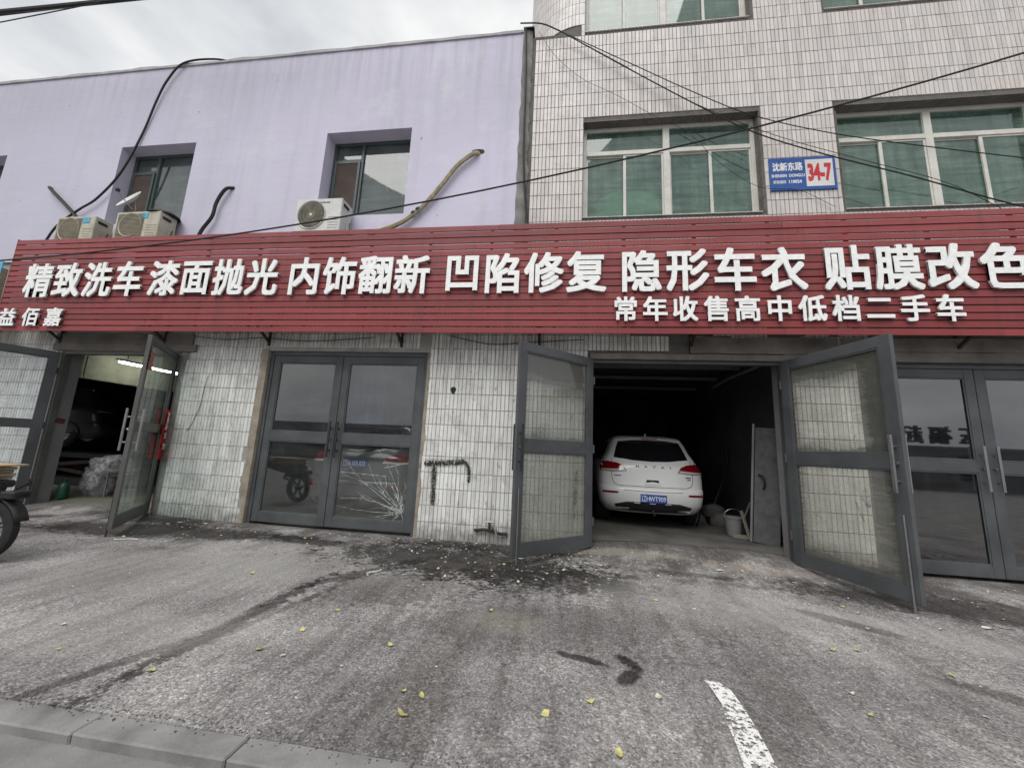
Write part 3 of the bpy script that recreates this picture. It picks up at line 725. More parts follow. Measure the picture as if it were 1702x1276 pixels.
# ---- upper windows of the tiled building
def tiled_window(W4, up, extras=None):
    x0, x1, z0, z1 = W4; y = .17
    tr = 6.59 if z0 < 8 else 10.35
    f = MB(); t_ = .055
    f.box((x0+.002, y, z0+.002), (x0+.075, y+.07, z1-.002)); f.box((x1-.075, y, z0+.002), (x1-.002, y+.07, z1-.002))
    f.box((x0+.0755, y+.001, z0+.002), (x1-.0755, y+.071, z0+.06)); f.box((x0+.0755, y+.001, z1-.07), (x1-.0755, y+.071, z1-.002))
    xm = x0+1.44
    f.box((xm-.055, y-.006, z0+.0605), (xm+.055, y+.066, z1-.0705))
    f.box((x0+.0755, y-.003, tr), (xm-.0555, y+.068, tr+.085)); f.box((xm+.0555, y-.003, tr), (x1-.0755, y+.068, tr+.085))
    w_ = under(f.build('window', 'pvc', bevel=.006), tiled)
    panes = [(x0+.075, xm-.055, tr+.085, z1-.07, 'glass_green'), (xm+.055, x1-.075, tr+.085, z1-.07, 'glass_green')]
    for a, c in ((x0+.075, xm-.055), (xm+.055, x1-.075)):
        mid = (a+c)/2
        for k, (p, q) in enumerate(((a, mid+.02), (mid-.02, c))):
            yy = y+.012+.028*(1-k); s = MB(); e = .028
            s.box((p, yy, z0+.0605), (p+(.05 if k else e), yy+.024, tr-.0005)); s.box((q-e, yy, z0+.0605), (q-.0005, yy+.024, tr-.0005))
            s.box((p+(.0505 if k else e), yy, z0+.0605), (q-e-.0005, yy+.024, z0+.09)); s.box((p+(.0505 if k else e), yy, tr-.028), (q-e-.0005, yy+.024, tr-.0005))
            sh = s.build('sash', 'pvc', bevel=.004); sh.parent = w_
            panes.append((p+e, q-e, z0+.08, tr-.02, 'glass_green', yy+.012))
    for P_ in panes:
        yy = P_[5] if len(P_) > 5 else y+.035
        pn = MB().add([(P_[0], yy, P_[2]), (P_[1], yy, P_[2]), (P_[1], yy, P_[3]), (P_[0], yy, P_[3])], [(0,1,2,3)]).build('pane', P_[4]); pn.parent = w_
    # soffit and reveal lined with small tiles
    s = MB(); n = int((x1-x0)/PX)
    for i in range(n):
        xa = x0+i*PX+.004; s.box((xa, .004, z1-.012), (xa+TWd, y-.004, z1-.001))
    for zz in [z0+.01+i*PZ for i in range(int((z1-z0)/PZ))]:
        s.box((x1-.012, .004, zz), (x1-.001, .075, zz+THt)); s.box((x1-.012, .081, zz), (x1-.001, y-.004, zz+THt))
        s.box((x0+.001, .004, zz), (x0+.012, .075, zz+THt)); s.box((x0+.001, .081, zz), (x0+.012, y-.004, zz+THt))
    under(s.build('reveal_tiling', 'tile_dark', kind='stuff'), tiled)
    s = MB()
    for i in range(n): s.box((x0+i*PX+.004, -.012, z0-.012), (x0+i*PX+.004+TWd, y-.002, z0-.001))
    under(s.build('sill_tiling', 'tile_up', kind='stuff'), tiled)
    # room with half-drawn curtains
    c = MB(); c.box((x0-.3, .35, z0-.3), (x1+.3, 2.6, z1+.2)); under(c.build('interior', 'curtain'), tiled)
for k, W4 in enumerate(TW): tiled_window(W4, k > 1)
def blob(name, size, loc, m, seed=0, amp=.12, sub=3, sc=2.2, parent=None, rot=(0, 0, 0), **kw):
    bm = bmesh.new(); bmesh.ops.create_icosphere(bm, subdivisions=sub, radius=1)
    for v in bm.verts:
        p = v.co.copy(); n = noise.noise(p*sc+Vector((seed, 0, 0)))+.5*noise.noise(p*sc*2.7+Vector((seed, 4, 0)))
        p *= 1+amp*n*2
        e = 3.0; q = Vector([math.copysign(abs(c)**(.75), c) for c in p]); v.co = Vector((q.x*size[0], q.y*size[1], q.z*size[2]))
    me = bpy.data.meshes.new(name); bm.to_mesh(me); bm.free(); me.materials.append(M[m])
    me.polygons.foreach_set('use_smooth', [True]*len(me.polygons))
    o = bpy.data.objects.new(name, me); link(o, parent); o.location = loc; o.rotation_euler = rot; return tag(o, **kw)
# softly bulging sack just inside the window
sk = blob('sack', (.56, .06, .36), (1.06, .29, 5.60), 'green_sack', 3, .035, label='pale green sack leaning behind the glass of the window left of the blue address sign', cat='sack')

# ---- windows of the lilac building
def lilac_window(W4, full=True):
    x0, x1, z0, z1 = W4; y = .24
    b = MB(); b.box((x0+.002, y, z0+.002), (x0+.06, y+.06, z1-.002)); b.box((x1-.06, y, z0+.002), (x1-.002, y+.06, z1-.002))
    b.box((x0+.0605, y+.001, z0+.002), (x1-.0605, y+.06, z0+.05)); b.box((x0+.0605, y+.001, z1-.06), (x1-.0605, y+.06, z1-.002))
    xm = x0+.62; b.box((xm-.03, y-.004, z0+.0505), (xm+.03, y+.058, z1-.0605)); b.box((x0+.0605, y, z1-.42), (xm-.0305, y+.058, z1-.37))
    w_ = under(b.build('window', 'greenframe', bevel=.005), lilac)
    for p in ((x0+.06, xm-.03, z1-.37, z1-.06), (xm+.03, x1-.06, z0+.05, z1-.06)):
        pn = MB().add([(p[0], y+.03, p[2]), (p[1], y+.03, p[2]), (p[1], y+.03, p[3]), (p[0], y+.03, p[3])], [(0,1,2,3)]).build('pane', 'glass_purplewin'); pn.parent = w_
    # fly-screen sash
    s = MB(); a, c, d, e = x0+.07, xm-.02, z0+.06, z1-.43
    s.box((a, y-.03, d), (a+.045, y-.006, e)); s.box((c-.045, y-.03, d), (c, y-.006, e)); s.box((a+.0455, y-.03, d), (c-.0455, y-.006, d+.045)); s.box((a+.0455, y-.03, e-.045), (c-.0455, y-.006, e))
    s.box((a+.045, y-.02, d+.045), (c-.045, y-.016, e-.045), 'screen'); s.mi[:24] = [0]*24
    s.mats = ['greenframe', 'screen']; s.mi = [0]*24+[1]*6
    sc = s.build('fly_screen', 'greenframe'); sc.parent = w_
M['screen'] = worn('brown_mesh_screen', (.075, .055, .048), .3, 4, .9, .2)
for W4 in PW: lilac_window(W4)

# ------------------------------------------------------------------ doors
def pane_obj(x0, x1, z0, z1, y, m, parent, name='pane'):
    me = bpy.data.meshes.new(name); me.from_pydata([(x0, y, z0), (x1, y, z0), (x1, y, z1), (x0, y, z1)], [], [(0, 1, 2, 3)])
    uv = me.uv_layers.new(name='uv')
    for i, c in enumerate(((0, 0), (1, 0), (1, 1), (0, 1))): uv.data[i].uv = c
    me.materials.append(M[m]); o = bpy.data.objects.new(name, me); link(o, parent); return o
def door(building, hinge, ang, w, z0, z1, side, fm='frame', mats=('glass', 'glass'), zr=(1.36, 1.52), handle=True, st=.12, both=True, hx=None):
    """One leaf: its hinge edge at local x = 0, leaf running to side*w."""
    b = MB(); t = .05; X = lambda a: a*side
    def bx(a, c, d, e, y0=-t/2, y1=t/2):
        lo, hi = sorted((X(a), X(c))); b.box((lo, y0, d), (hi, y1, e))
    bx(0, st, z0, z1); bx(w-st, w, z0, z1)
    bx(st+.0005, w-st-.0005, z1-st, z1, -t/2+.001, t/2-.001); bx(st+.0005, w-st-.0005, z0, z0+.15, -t/2+.001, t/2-.001); bx(st+.0005, w-st-.0005, zr[0], zr[1], -t/2+.001, t/2-.001)
    # glazing beads
    for d, e in ((z0+.1505, zr[0]-.0005), (zr[1]+.0005, z1-st-.0005)):
        for y0, y1 in ((-t/2+.006, -.008), (.008, t/2-.006)):
            bx(st+.001, st+.02, d, e, y0, y1); bx(w-st-.02, w-st-.001, d, e, y0, y1); bx(st+.0205, w-st-.0205, d, d+.02, y0, y1); bx(st+.0205, w-st-.0205, e-.02, e, y0, y1)
    o = b.build('door', fm, bevel=.003); o.location = hinge; o.rotation_euler[2] = ang; under(o, building)
    lo, hi = sorted((X(st+.005), X(w-st-.005)))
    pane_obj(lo, hi, zr[1]+.002, z1-st-.002, 0, mats[0], o); pane_obj(lo, hi, z0+.152, zr[0]-.002, 0, mats[1], o)
    if handle:
        xc = X(w-st*.5 if hx is None else hx)
        for s in ((-1, 1) if both else (-1,)):
            h = MB(); yy = s*(t/2+.065)
            h.box((xc-.016, yy-.012, 1.12), (xc+.016, yy+.012, 1.72))
            for z in (1.24, 1.6):
                h.box((xc-.010, min(s*(t/2), yy-s*.0125), z-.01), (xc+.010, max(s*(t/2), yy-s*.0125), z+.01))
            h.build('handle', 'alloy' if (fm != 'frame' or hinge[0] > 3) else 'darkalloy', o, bevel=.002)
        lk = MB().lathe([(.001, -.03), (.018, -.03), (.018, .0)], 12, axis='Y', mat=Matrix.Translation((X(w-st*.5), -t/2+.001, 1.42))); lk.build('lock', 'alloy', o)
    for z in (z0+.35, (z0+z1)/2, z1-.35):
        h = MB().tube([(X(-.012), -t/2-.004, z-.06), (X(-.012), -t/2-.004, z+.06)], .013, 10); h.build('hinge', fm, o)
    return o
def jamb(building, O, fm='frame', y=.05, wd=.07):
    x0, x1, z0, z1 = O; b = MB()
    b.box((x0+.004, y, -.06), (x0+wd, y+.10, z1-.004)); b.box((x1-wd, y, -.06), (x1-.004, y+.10, z1-.004)); b.box((x0+wd+.0005, y+.001, z1-wd), (x1-wd-.0005, y+.10, z1-.004))
    under(b.build('door_frame', fm, bevel=.003), building)
# shut pair with the broken pane
jamb(lilac, D1, y=.06)
dl = door(lilac, (-5.095, .10, 0), 0, 1.305, .03, 2.845, 1, mats=('glass', 'glass'), hx=1.245)
dr = door(lilac, (-2.315, .10, 0), 0, 1.465, .03, 2.845, -1, mats=('glass', 'glass'), hx=1.40)
dr['label'] = 'door leaf with a shattered lower pane'
# cracks in the pane
def cracks():
    b = MB(); rnd = random.Random(3); o = (-2.50, .32)
    rays = [(-3.60, 1.18), (-3.60, .93), (-3.62, .78), (-3.25, 1.33), (-2.97, 1.33), (-3.6, .42), (-3.62, .36), (-3.1, .17), (-2.45, .62), (-2.44, .8), (-2.6, .95), (-2.75, .85), (-2.44, .36), (-2.52, .62), (-2.57, .7), (-2.65, .62), (-3.4, .56), (-3.0, .80), (-2.85, .18), (-2.47, .15), (-2.7, .14)]
    def rib(P, w0, w1):
        n = len(P)
        for i in range(n-1):
            p, q = Vector(P[i]), Vector(P[i+1]); d = (q-p); nn = Vector((-d.y, d.x)).normalized(); a = w0+(w1-w0)*i/n; c = w0+(w1-w0)*(i+1)/n
            b.add([(p.x-nn.x*a, .094, p.y-nn.y*a), (q.x-nn.x*c, .094, q.y-nn.y*c), (q.x+nn.x*c, .094, q.y+nn.y*c), (p.x+nn.x*a, .094, p.y+nn.y*a)], [(0,1,2,3)])
    for x, z in rays:
        P = []; n = 14; bow = rnd.uniform(-.10, .10); wx_, wz_ = 0, 0; stop = n if rnd.random() < .6 else rnd.randint(6, 11)
        for i in range(stop+1):
            t_ = i/n; wx_ += rnd.gauss(0, .006); wz_ += rnd.gauss(0, .006); px = o[0]+(x-o[0])*t_; pz = o[1]+(z-o[1])*t_
            P.append((px+wx_+(z-o[1])*bow*math.sin(math.pi*t_), pz+wz_-(x-o[0])*bow*math.sin(math.pi*t_)))
        rib(P, .0030, .0006)
        for q in range(rnd.randint(0, 2)):
            k = rnd.randint(2, stop-2); a = P[k]; d = (P[k+1][0]-a[0], P[k+1][1]-a[1]); e = rnd.uniform(-.6, .6); B_ = [a]; 
            for u in range(rnd.randint(2, 4)): B_.append((B_[-1][0]+d[0]-d[1]*e+rnd.gauss(0, .006), B_[-1][1]+d[1]+d[0]*e+rnd.gauss(0, .006)))
            rib([p for p in B_ if -3.62 < p[0] < -2.44 and .17 < p[1] < 1.34] or [a, a], .0014, .0005) if all(-3.62 < p[0] < -2.44 and .17 < p[1] < 1.34 for p in B_) else None
    for k in range(16):      # short chips round the point of impact
        a = rnd.uniform(1.2, 3.3); q = .05+.012*k; p0 = (o[0]+q*math.cos(a)*.8, o[1]+q*math.sin(a)); rib([p0, (p0[0]+rnd.uniform(-.05, .05), p0[1]+rnd.uniform(-.05, .05)), (p0[0]+rnd.uniform(-.07, .07), p0[1]+rnd.uniform(-.02, .08))], .0018, .0006)
    rib([(-3.6, .90), (-3.1, .88), (-2.83, .87), (-2.79, .72), (-2.86, .58)], .0025, .0025)
    rib([(-2.86, 1.0), (-2.65, 1.05), (-2.44, 1.11)], .003, .002)
    for k in range(26):
        a = rnd.uniform(0, 6.3); r = rnd.uniform(.04, .3); x, z = o[0]-abs(math.cos(a))*r*.8+.03, o[1]+math.sin(a)*r*.7+.08
        dx, dz = rnd.uniform(-.05, .05), rnd.uniform(-.04, .04); rib([(x, z), (x+dx, z+dz)], .002, .002)
    c = b.build('fracture_lines', 'crack', kind='stuff'); c.parent = dr; c.matrix_parent_inverse = Matrix.Translation((-5+2.315+5-0, -.10, 0)) if False else Matrix.Translation((2.315, -.10, 0))
cracks()
# garage pair, both open
jamb(tiled, G, y=.02, wd=.05)
ga = math.atan2(-.99, -1.03)
d_ = door(tiled, (.44, -.02, 0), math.atan2(.95, 1.03), 1.42, .06, 2.84, -1, mats=('glass_film_a', 'glass_film_b'), hx=1.37); d_['label'] = 'left garage door leaf, swung open against the pillar, its glass smeared'
e_ = door(tiled, (3.16, -.03, 0), math.atan2(-1.41, .39), 1.46, .055, 2.83, 1, mats=('glass_film_c', 'glass_film_d'), st=.13); e_['label'] = 'right garage door leaf, swung open, glass with remains of old film'
for dd, xx_, s in ((d_, -1.36, 1), (e_, 1.40, 1)):
    MB().tube([(xx_, -.04, .9), (xx_, -.04, -.02)], .009).build('drop_bolt', 'alloy', dd)
# far right pair, shut
jamb(tiled, D4, y=.06)
door(tiled, (4.29, .10, 0), 0, 1.405, .03, 2.785, 1, mats=('glass_dark', 'glass_dark'), hx=1.33)
door(tiled, (7.11, .10, 0), 0, 1.405, .03, 2.785, -1, mats=('glass_dark', 'glass_dark'), hx=1.33)
# left workshop pair, open
jamb(lilac, D0, 'frame_green', y=.02, wd=.05)
e1 = door(lilac, (-6.97, -.02, 0), math.atan2(1.27, -.93)+math.pi, 1.50, .06, 2.82, 1, 'frame_green', ('glass_old', 'glass_old'), zr=(1.42, 1.52), st=.09)
e1.rotation_euler[2] = math.atan2(-1.27, .93)
e2 = door(lilac, (-9.50, -.03, 0), math.atan2(-.93, -.36), 1.45, .06, 2.82, 1, 'frame', ('glass_old2', 'glass_old2'), zr=(1.40, 1.52), st=.12, handle=False)
e1['label'] = 'open glazed leaf with remains of red paper couplets'
MB().tube([(1.44, -.04, .8), (1.44, -.04, -.12)], .011).build('drop_bolt', 'rust', e1)

def smear(parent, cx, cz, rx, rz, ang, y, m='spray'):
    b = MB(); n = 22; b.v = [(cx+(rx*math.cos(a)*math.cos(ang)-rz*math.sin(a)*math.sin(ang))*(1+.2*noise.noise(Vector((a*2, cx, 1)))), y, cz+(rx*math.cos(a)*math.sin(ang)+rz*math.sin(a)*math.cos(ang))*(1+.2*noise.noise(Vector((a*2, cz, 5))))) for a in [2*math.pi*i/n for i in range(n)]]
    b.f = [tuple(range(n))]; b.mi = [0]; o = b.build('dirt_smear', m); o.parent = parent; return o
def mat_smudge():
    t = NT('greasy_smudge'); n = t.noise(26, 6, .75); n2 = t.noise(5, 4, .6)
    t.set(color=(.05, .045, .038), rough=.8, Alpha=t.math('MULTIPLY', t.ramp(n, (.38, 0), (.62, .75)), t.ramp(n2, (.38, .1), (.6, 1)))); return t.m
M['smudge'] = mat_smudge()
smear(e_, 1.02, 1.02, .045, .11, .1, -.006, 'smudge'); smear(e_, .93, .86, .018, .12, .35, -.006, 'smudge')
smear(d_, -.33, .80, .035, .34, -.05, -.006, 'smudge')

# ------------------------------------------------------------------ sign band
FY = -.47
sign = empty('shop_sign', (0, -.4, 3.1), label='long red slatted signboard with big raised white Chinese characters running above the shop doors', cat='signboard')
X0, X1, Z0, Z1 = -10.42, 8.6, 3.115, 4.925; NS = 17; P_ = (Z1-Z0)/NS
fr = MB()
x = X0+.06; posts = []
while x < X1: posts.append(x); x += 1.02
for x in posts: fr.box((x-.02, FY+.026, Z0+.02), (x+.02, FY+.066, Z1-.02))
for z in (3.3, 4.0, 4.75): fr.box((X0+.05, FY+.067, z-.02), (X1, FY+.1, z+.02))
under(fr.build('steel_frame', 'red'), sign)
rnd = random.Random(5)
for k in range(NS):
    x = X0+rnd.uniform(0, .012); z = Z0+k*P_
    cuts = [X0]; c = X0+rnd.uniform(1.4, 3.6)
    while c < X1: cuts.append(c); c += 3.6 if k else 2.6
    cuts.append(X1)
    for a, c in zip(cuts[:-1], cuts[1:]):
        if c-a < .05: continue
        b = MB(); zt = z+P_-.0185-rnd.uniform(0, .005); n = max(2, int((c-a)/.6)); d = rnd.uniform(-.002, .002)
        vs = []
        for i in range(n+1):
            xx_ = a+.0015+(c-a-.003)*i/n; w_ = .004*noise.noise(Vector((xx_*.9, k*3.1, 0)))
            vs += [(xx_, FY+w_+d, z+w_*.5), (xx_, FY+.025+w_, z+w_*.5), (xx_, FY+.025+w_, zt+w_*.5), (xx_, FY+w_+d, zt+w_*.5)]
        fs = [(0, 1, 2, 3), tuple(n*4+j for j in (3, 2, 1, 0))]
        for i in range(n):
            for j in range(4): fs.append((i*4+j, i*4+(j+1) % 4, (i+1)*4+(j+1) % 4, (i+1)*4+j))
        b.add(vs, fs); under(b.build('slat', 'red'), sign)
# side return and wall brackets
under(MB().box((X0-.012, FY, Z0), (X0-.001, FY+.10, Z1)).build('end_trim', 'red'), sign)
for x in (-9.6, -7.3, -5.18, -2.72, -.4, 1.91, 5.47):
    b = MB(); b.bar((x, -.005, 3.05), (x, FY+.08, 3.30), .035); b.box((x-.018, -.03, 3.0), (x+.018, -.003, 3.4)); b.box((x-.018, FY+.105, 3.36), (x+.018, -.0305, 3.40))
    under(b.build('bracket', 'rust'), sign)
rows = [('精致洗车', -9.62, -7.69), ('漆面抛光', -6.97, -5.07), ('内饰翻新', -4.30, -2.43), ('凹陷修复', -1.61, .30), ('隐形车衣', 1.10, 3.03), ('贴膜改色', 3.83, 5.72)]
for s, a, c in rows:
    for i, ch in enumerate(s):
        o = glyph(ch, 'lettering', w=.60, h=.68, depth=.028, off=.025, side='letter_side'); o.location = (a+(c-a)*i/3, FY-.022, 4.06+random.uniform(-.006, .006)); under(o, sign); o['label'] = 'large raised white character '+ch
for i, ch in enumerate('常年收售高中低档二手车'):
    o = glyph(ch, 'lettering', w=.355, h=.385, depth=.026, off=.026, side='letter_side'); o.location = (.87+.414*i, FY-.02, 3.475); under(o, sign); o['label'] = 'small raised white character '+ch
for ch, x in (('益', -10.1), ('佰', -9.59), ('嘉', -9.09)):
    o = glyph(ch, 'lettering', w=.375, h=.355, depth=.026, off=.026, side='letter_side'); o.location = (x, FY-.02, 3.355); under(o, sign); o['label'] = 'small raised white character '+ch
# neighbour's sign peeping in at the left edge
nb = empty('neighbour_sign', (-11.2, -.3, 3.3), label='blue and cream neighbouring shop sign cut off by the left edge of the photo', cat='signboard')
under(MB().box((-13.5, -.46, 3.0), (-10.62, -.38, 4.35)).build('board', 'card'), nb)
under(MB().box((-13.5, -.475, 4.20), (-10.62, -.4605, 4.48)).build('blue_band', 'cyan'), nb)
for z in (3.3, 3.62, 3.94): under(MB().box((-11.3, -.49, z), (-10.7, -.4605, z+.12)).build('letter_bar', 'lettering'), nb)

# ------------------------------------------------------------------ address sign
ad = empty('address_sign', (3.69, 0, 5.9), label='blue enamel street address sign 34-7 between the two green glass windows', cat='sign')
Y0 = -.022
def plate(a, c, d, e, y, th, m, name): return under(MB().box((a, y-th, d), (c, y, e)).build(name, m, bevel=.002), ad)
plate(3.205, 4.175, 5.625, 6.205, 0, .022, 'blue', 'enamel_plate'); plate(3.735, 4.135, 5.68, 6.155, -.0225, .003, 'enamel_white', 'white_panel')
def wtext(s, m, x, z, w, h, parent, y, off=.02, cx=True, name='lettering'):
    o = glyph(s, m, name, w=w, h=h, depth=.002, off=off); o.location = (x, y, z); under(o, parent); return o
wtext('沈新东路', 'white_print', 3.475, 6.045, .112, .155, ad, -.0227, .03)
wtext('SHENXIN  DONGLU', 'white_print', 3.475, 5.885, .054, .072, ad, -.0227, .03)
wtext('邮政编码', 'white_print', 3.345, 5.775, .048, .065, ad, -.0227, .01); wtext('110024', 'white_print', 3.575, 5.775, .066, .078, ad, -.0227, .03)
wtext('34-7', 'red_print', 3.935, 5.925, .185, .40, ad, -.0260, .045)

# ------------------------------------------------------------------ air conditioners
def ac(x0, x1, z0, z1, yf, yb, m, fan, label, grille):
    o = empty('air_conditioner', ((x0+x1)/2, (yf+yb)/2, z0), label=label, cat='air conditioner', group='air conditioners on the lilac wall')
    body = under(MB().box((x0, yf, z0), (x1, yb, z1)).build('casing', m, bevel=.012), o)
    W_ = x1-x0; H = z1-z0; cx = x0+W_*.36; cz = z0+H*.5; r = H*.41
    T = Matrix.Translation((cx, yf, cz))
    under(MB().lathe([(r+.015, -.001), (r+.012, -.018), (r, -.012), (r*.98, -.002)], 40, axis='Y', mat=T).build('fan_ring', m, smooth=True), o)
    if grille:
        under(MB().prism([(cx+r*.97*math.cos(a*math.pi/16), cz+r*.97*math.sin(a*math.pi/16)) for a in range(32)], yf-.004, yf-.001).build('fan_recess', fan), o)
        g = MB()
        for i in range(44):
            a = i*2*math.pi/44; tw = .35
            p = Vector((cx+.04*math.cos(a), yf-.012, cz+.04*math.sin(a))); q = Vector((cx+r*.96*math.cos(a+tw), yf-.010, cz+r*.96*math.sin(a+tw)))
            g.bar(p, q, .0045)
        for rr in (.3, .55, .8): g.tube([(cx+r*rr*math.cos(a*math.pi/14), yf-.014, cz+r*rr*math.sin(a*math.pi/14)) for a in range(29)], .003, 5, cap=False)
        under(g.build('fan_guard', 'acfan', kind='stuff'), o)
        under(MB().lathe([(.001, -.022), (.028, -.02), (.032, -.006)], 16, axis='Y', mat=T).build('hub', m, smooth=True), o)
    else:
        under(MB().box((x0+W_*.06, yf-.006, z0+.05), (x0+W_*.66, yf-.001, z1-.05)).build('fan_recess', fan), o)
        g = MB()
        for i in range(17): zz = z0+.06+i*(H-.12)/16; g.box((x0+W_*.065, yf-.014, zz-.004), (x0+W_*.655, yf-.0065, zz+.004))
        under(g.build('fan_guard', 'acfan', kind='stuff'), o)
    g = MB()
    for i in range(5): zz = z0+.06+i*.05; g.box((x0+W_*.74, yf-.006, zz), (x1-.04, yf-.0005, zz+.012))
    under(g.build('louvre', m), o)
    under(MB().box((x1+.0005, yf+.05, z1-.13), (x1+.012, yf+.20, z1-.08)).build('side_grip', 'plastic_black'), o)
    under(MB().box((x1+.0005, yb-.13, z0+.08), (x1+.03, yb-.03, z0+.26)).build('valve_cover', m), o)
    under(MB().tube(smoothpts([(x1+.03, yb-.08, z0+.28), (x1+.07, yb-.12, z0+.16), (x1+.05, yb-.06, z0+.03), (x1+.09, yb, z0-.02)]), .008).build('valve_hose', 'black'), o)
    for xx_ in (x0+.12, x1-.14):
        b = MB(); b.box((xx_, yf+.01, z0-.045), (xx_+.035, -.03, z0-.002)); b.box((xx_, -.07, z0-.30), (xx_+.035, -.032, z0-.045)); under(b.build('wall_bracket', 'rust'), o)
    return o
a1 = ac(-9.72, -8.86, 4.87, 5.40, -.42, -.12, 'accream', 'acfan', 'yellowed air conditioner outdoor unit at the far left, half hidden by the red sign', False)
a2 = ac(-8.40, -7.46, 4.90, 5.45, -.42, -.10, 'accream', 'acfan', 'yellowed air conditioner outdoor unit with a dish aerial above, in front of the left window', False)
a3 = ac(-4.72, -3.86, 4.93, 5.55, -.42, -.10, 'acwhite', 'acgrille', 'cleaner white air conditioner outdoor unit with round fan by the right lilac-wall window', True)
for o, x, z in ((a1, -9.12, 5.31), (a2, -7.86, 5.36)):
    under(MB().box((x-.01, -.4275, z-.055), (x+.15, -.4205, z+.05)).build('energy_label', 'cyan'), o)
o = wtext('SAMSUNG', 'plastic_black', -4.18, 5.47, .042, .042, a3, -.4205, .02)
# dish aerial on top of the middle unit
dish = empty('dish_aerial', (-8.35, -.25, 5.45), label='small grey dish aerial standing on the air conditioner by the left window', cat='aerial')
b = MB().lathe([(.001, 0), (.10, .012), (.20, .045), (.25, .075), (.245, .08), (.10, .022), (.001, .01)], 24, mat=Matrix.Translation((-8.34, -.27, 5.76)) @ Vector((-.22, -.85, .47)).to_track_quat('Z', 'Y').to_matrix().to_4x4())
under(b.build('reflector', 'acwhite', smooth=True), dish)
under(MB().tube([(-8.30, -.25, 5.452), (-8.27, -.25, 5.62), (-8.33, -.25, 5.78)], .015).build('mast', 'alloy'), dish)
under(MB().tube([(-8.34, -.25, 5.62), (-8.40, -.50, 5.84)], .01).build('feed_arm', 'alloy'), dish)
under(MB().box((-8.43, -.53, 5.83), (-8.37, -.47, 5.89)).build('receiver', 'plastic_black', bevel=.01), dish)
hb = MB().lathe([(.001, .07), (.18, .065), (.25, .02), (.26, 0), (.001, 0)], 24, mat=Matrix.Translation((-7.62, -.22, 5.452)) @ Matrix.Scale(.9, 4, (0, 1, 0)))
hb.build('basin', 'plastic_black', smooth=True, label='black upturned basin on the right end of the middle air conditioner', cat='basin')

# ------------------------------------------------------------------ cables and pipes
def cable(pts, r, label, name='cable', m='black', cat='cable', n=6, group=None, sm=True):
    P = smoothpts(pts) if sm else pts
    return MB().tube(P, r, 6).build(name, m, smooth=True, label=label, cat=cat, group=group)
cable([(-7.0, .1, 9.23), (-7.5, -.02, 9.26), (-8.15, -.08, 9.16), (-8.45, -.09, 8.75), (-8.62, -.08, 8.25), (-8.80, -.06, 7.5), (-9.05, -.09, 6.6), (-9.45, -.10, 6.03), (-9.83, -.10, 5.78), (-10.25, -.10, 5.45), (-10.42, -.12, 5.05), (-10.44, -.2, 4.6)], .020, 'black cable dropping from the roof edge and curving down past the left window')
cable([(-10.78, -.02, 6.36), (-10.68, -.10, 6.30), (-10.2, -.10, 5.92), (-9.85, -.10, 5.62), (-9.6, -.2, 5.38)], .032, 'black insulated pipe slanting from the wall to the leftmost air conditioner', 'insulated_pipe', cat='pipe')
cable([(-6.44, -.02, 6.16), (-6.55, -.10, 6.08), (-6.68, -.11, 5.8), (-6.72, -.11, 5.5), (-6.88, -.12, 5.2), (-6.95, -.15, 4.8)], .032, 'black insulated pipe curving down the lilac wall between the two windows', 'insulated_pipe', cat='pipe')
cable([(-1.60, -.0, 6.60), (-1.68, -.09, 6.56), (-1.97, -.10, 6.32), (-2.22, -.10, 5.96), (-2.52, -.09, 5.58), (-2.80, -.10, 5.32), (-3.06, -.11, 5.17), (-3.5, -.13, 5.02)], .042, 'cream wrapped pipe curving from a hole in the lilac wall to the right', 'wrapped_pipe', 'cream_pipe', 'pipe')
bb = MB()
for i in range(14): a = i*2*math.pi/14; r_ = .10*(1+.3*noise.noise(Vector((a, 3, 1)))); bb.v.append((-1.62+r_*1.2*math.cos(a), -.0335, 6.64+r_*.55*math.sin(a)))
bb.f = [tuple(range(14))]; bb.mi = [0]
under(bb.build('pipe_hole', 'rust'), lilac)
for x, z in ((-2.62, 5.49), (-2.70, 5.42)): MB().lathe([(.045, -.02), (.05, -.02), (.05, .02), (.045, .02)], 12, mat=Matrix.Translation((x, -.095, z)) @ Matrix.Rotation(R(-40), 4, 'Y')).build('pipe_tie', 'black', bpy.data.objects['wrapped_pipe'])
cable([(x, -2.0, 4.566+.196*x+.00973*x*x) for x in [-16+.6*i for i in range(43)]], .0105, 'long thin black cable slanting across the whole front of both buildings', sm=False)
for k, (a, c, s, r_) in enumerate((((-16, -1.0, 9.86), (-4.5, -1.0, 9.50), .06, .040), ((-16, -.95, 9.75), (-4.5, -.95, 9.66), .05, .022), ((-16, -1.05, 9.05), (-5.5, -1.0, 9.95), .10, .010))):
    cable(sag(a, c, s), r_, ('thickest', 'second thickest', 'thinnest')[k]+' of the overhead cables in the top left corner', sm=False)
nail = (-.20, -.10, 9.0)
cable([(-.95, -.14, 9.22), (-.55, -.14, 9.16), nail], .013, 'short black cable from the roof joint to the top of the tiled wall')
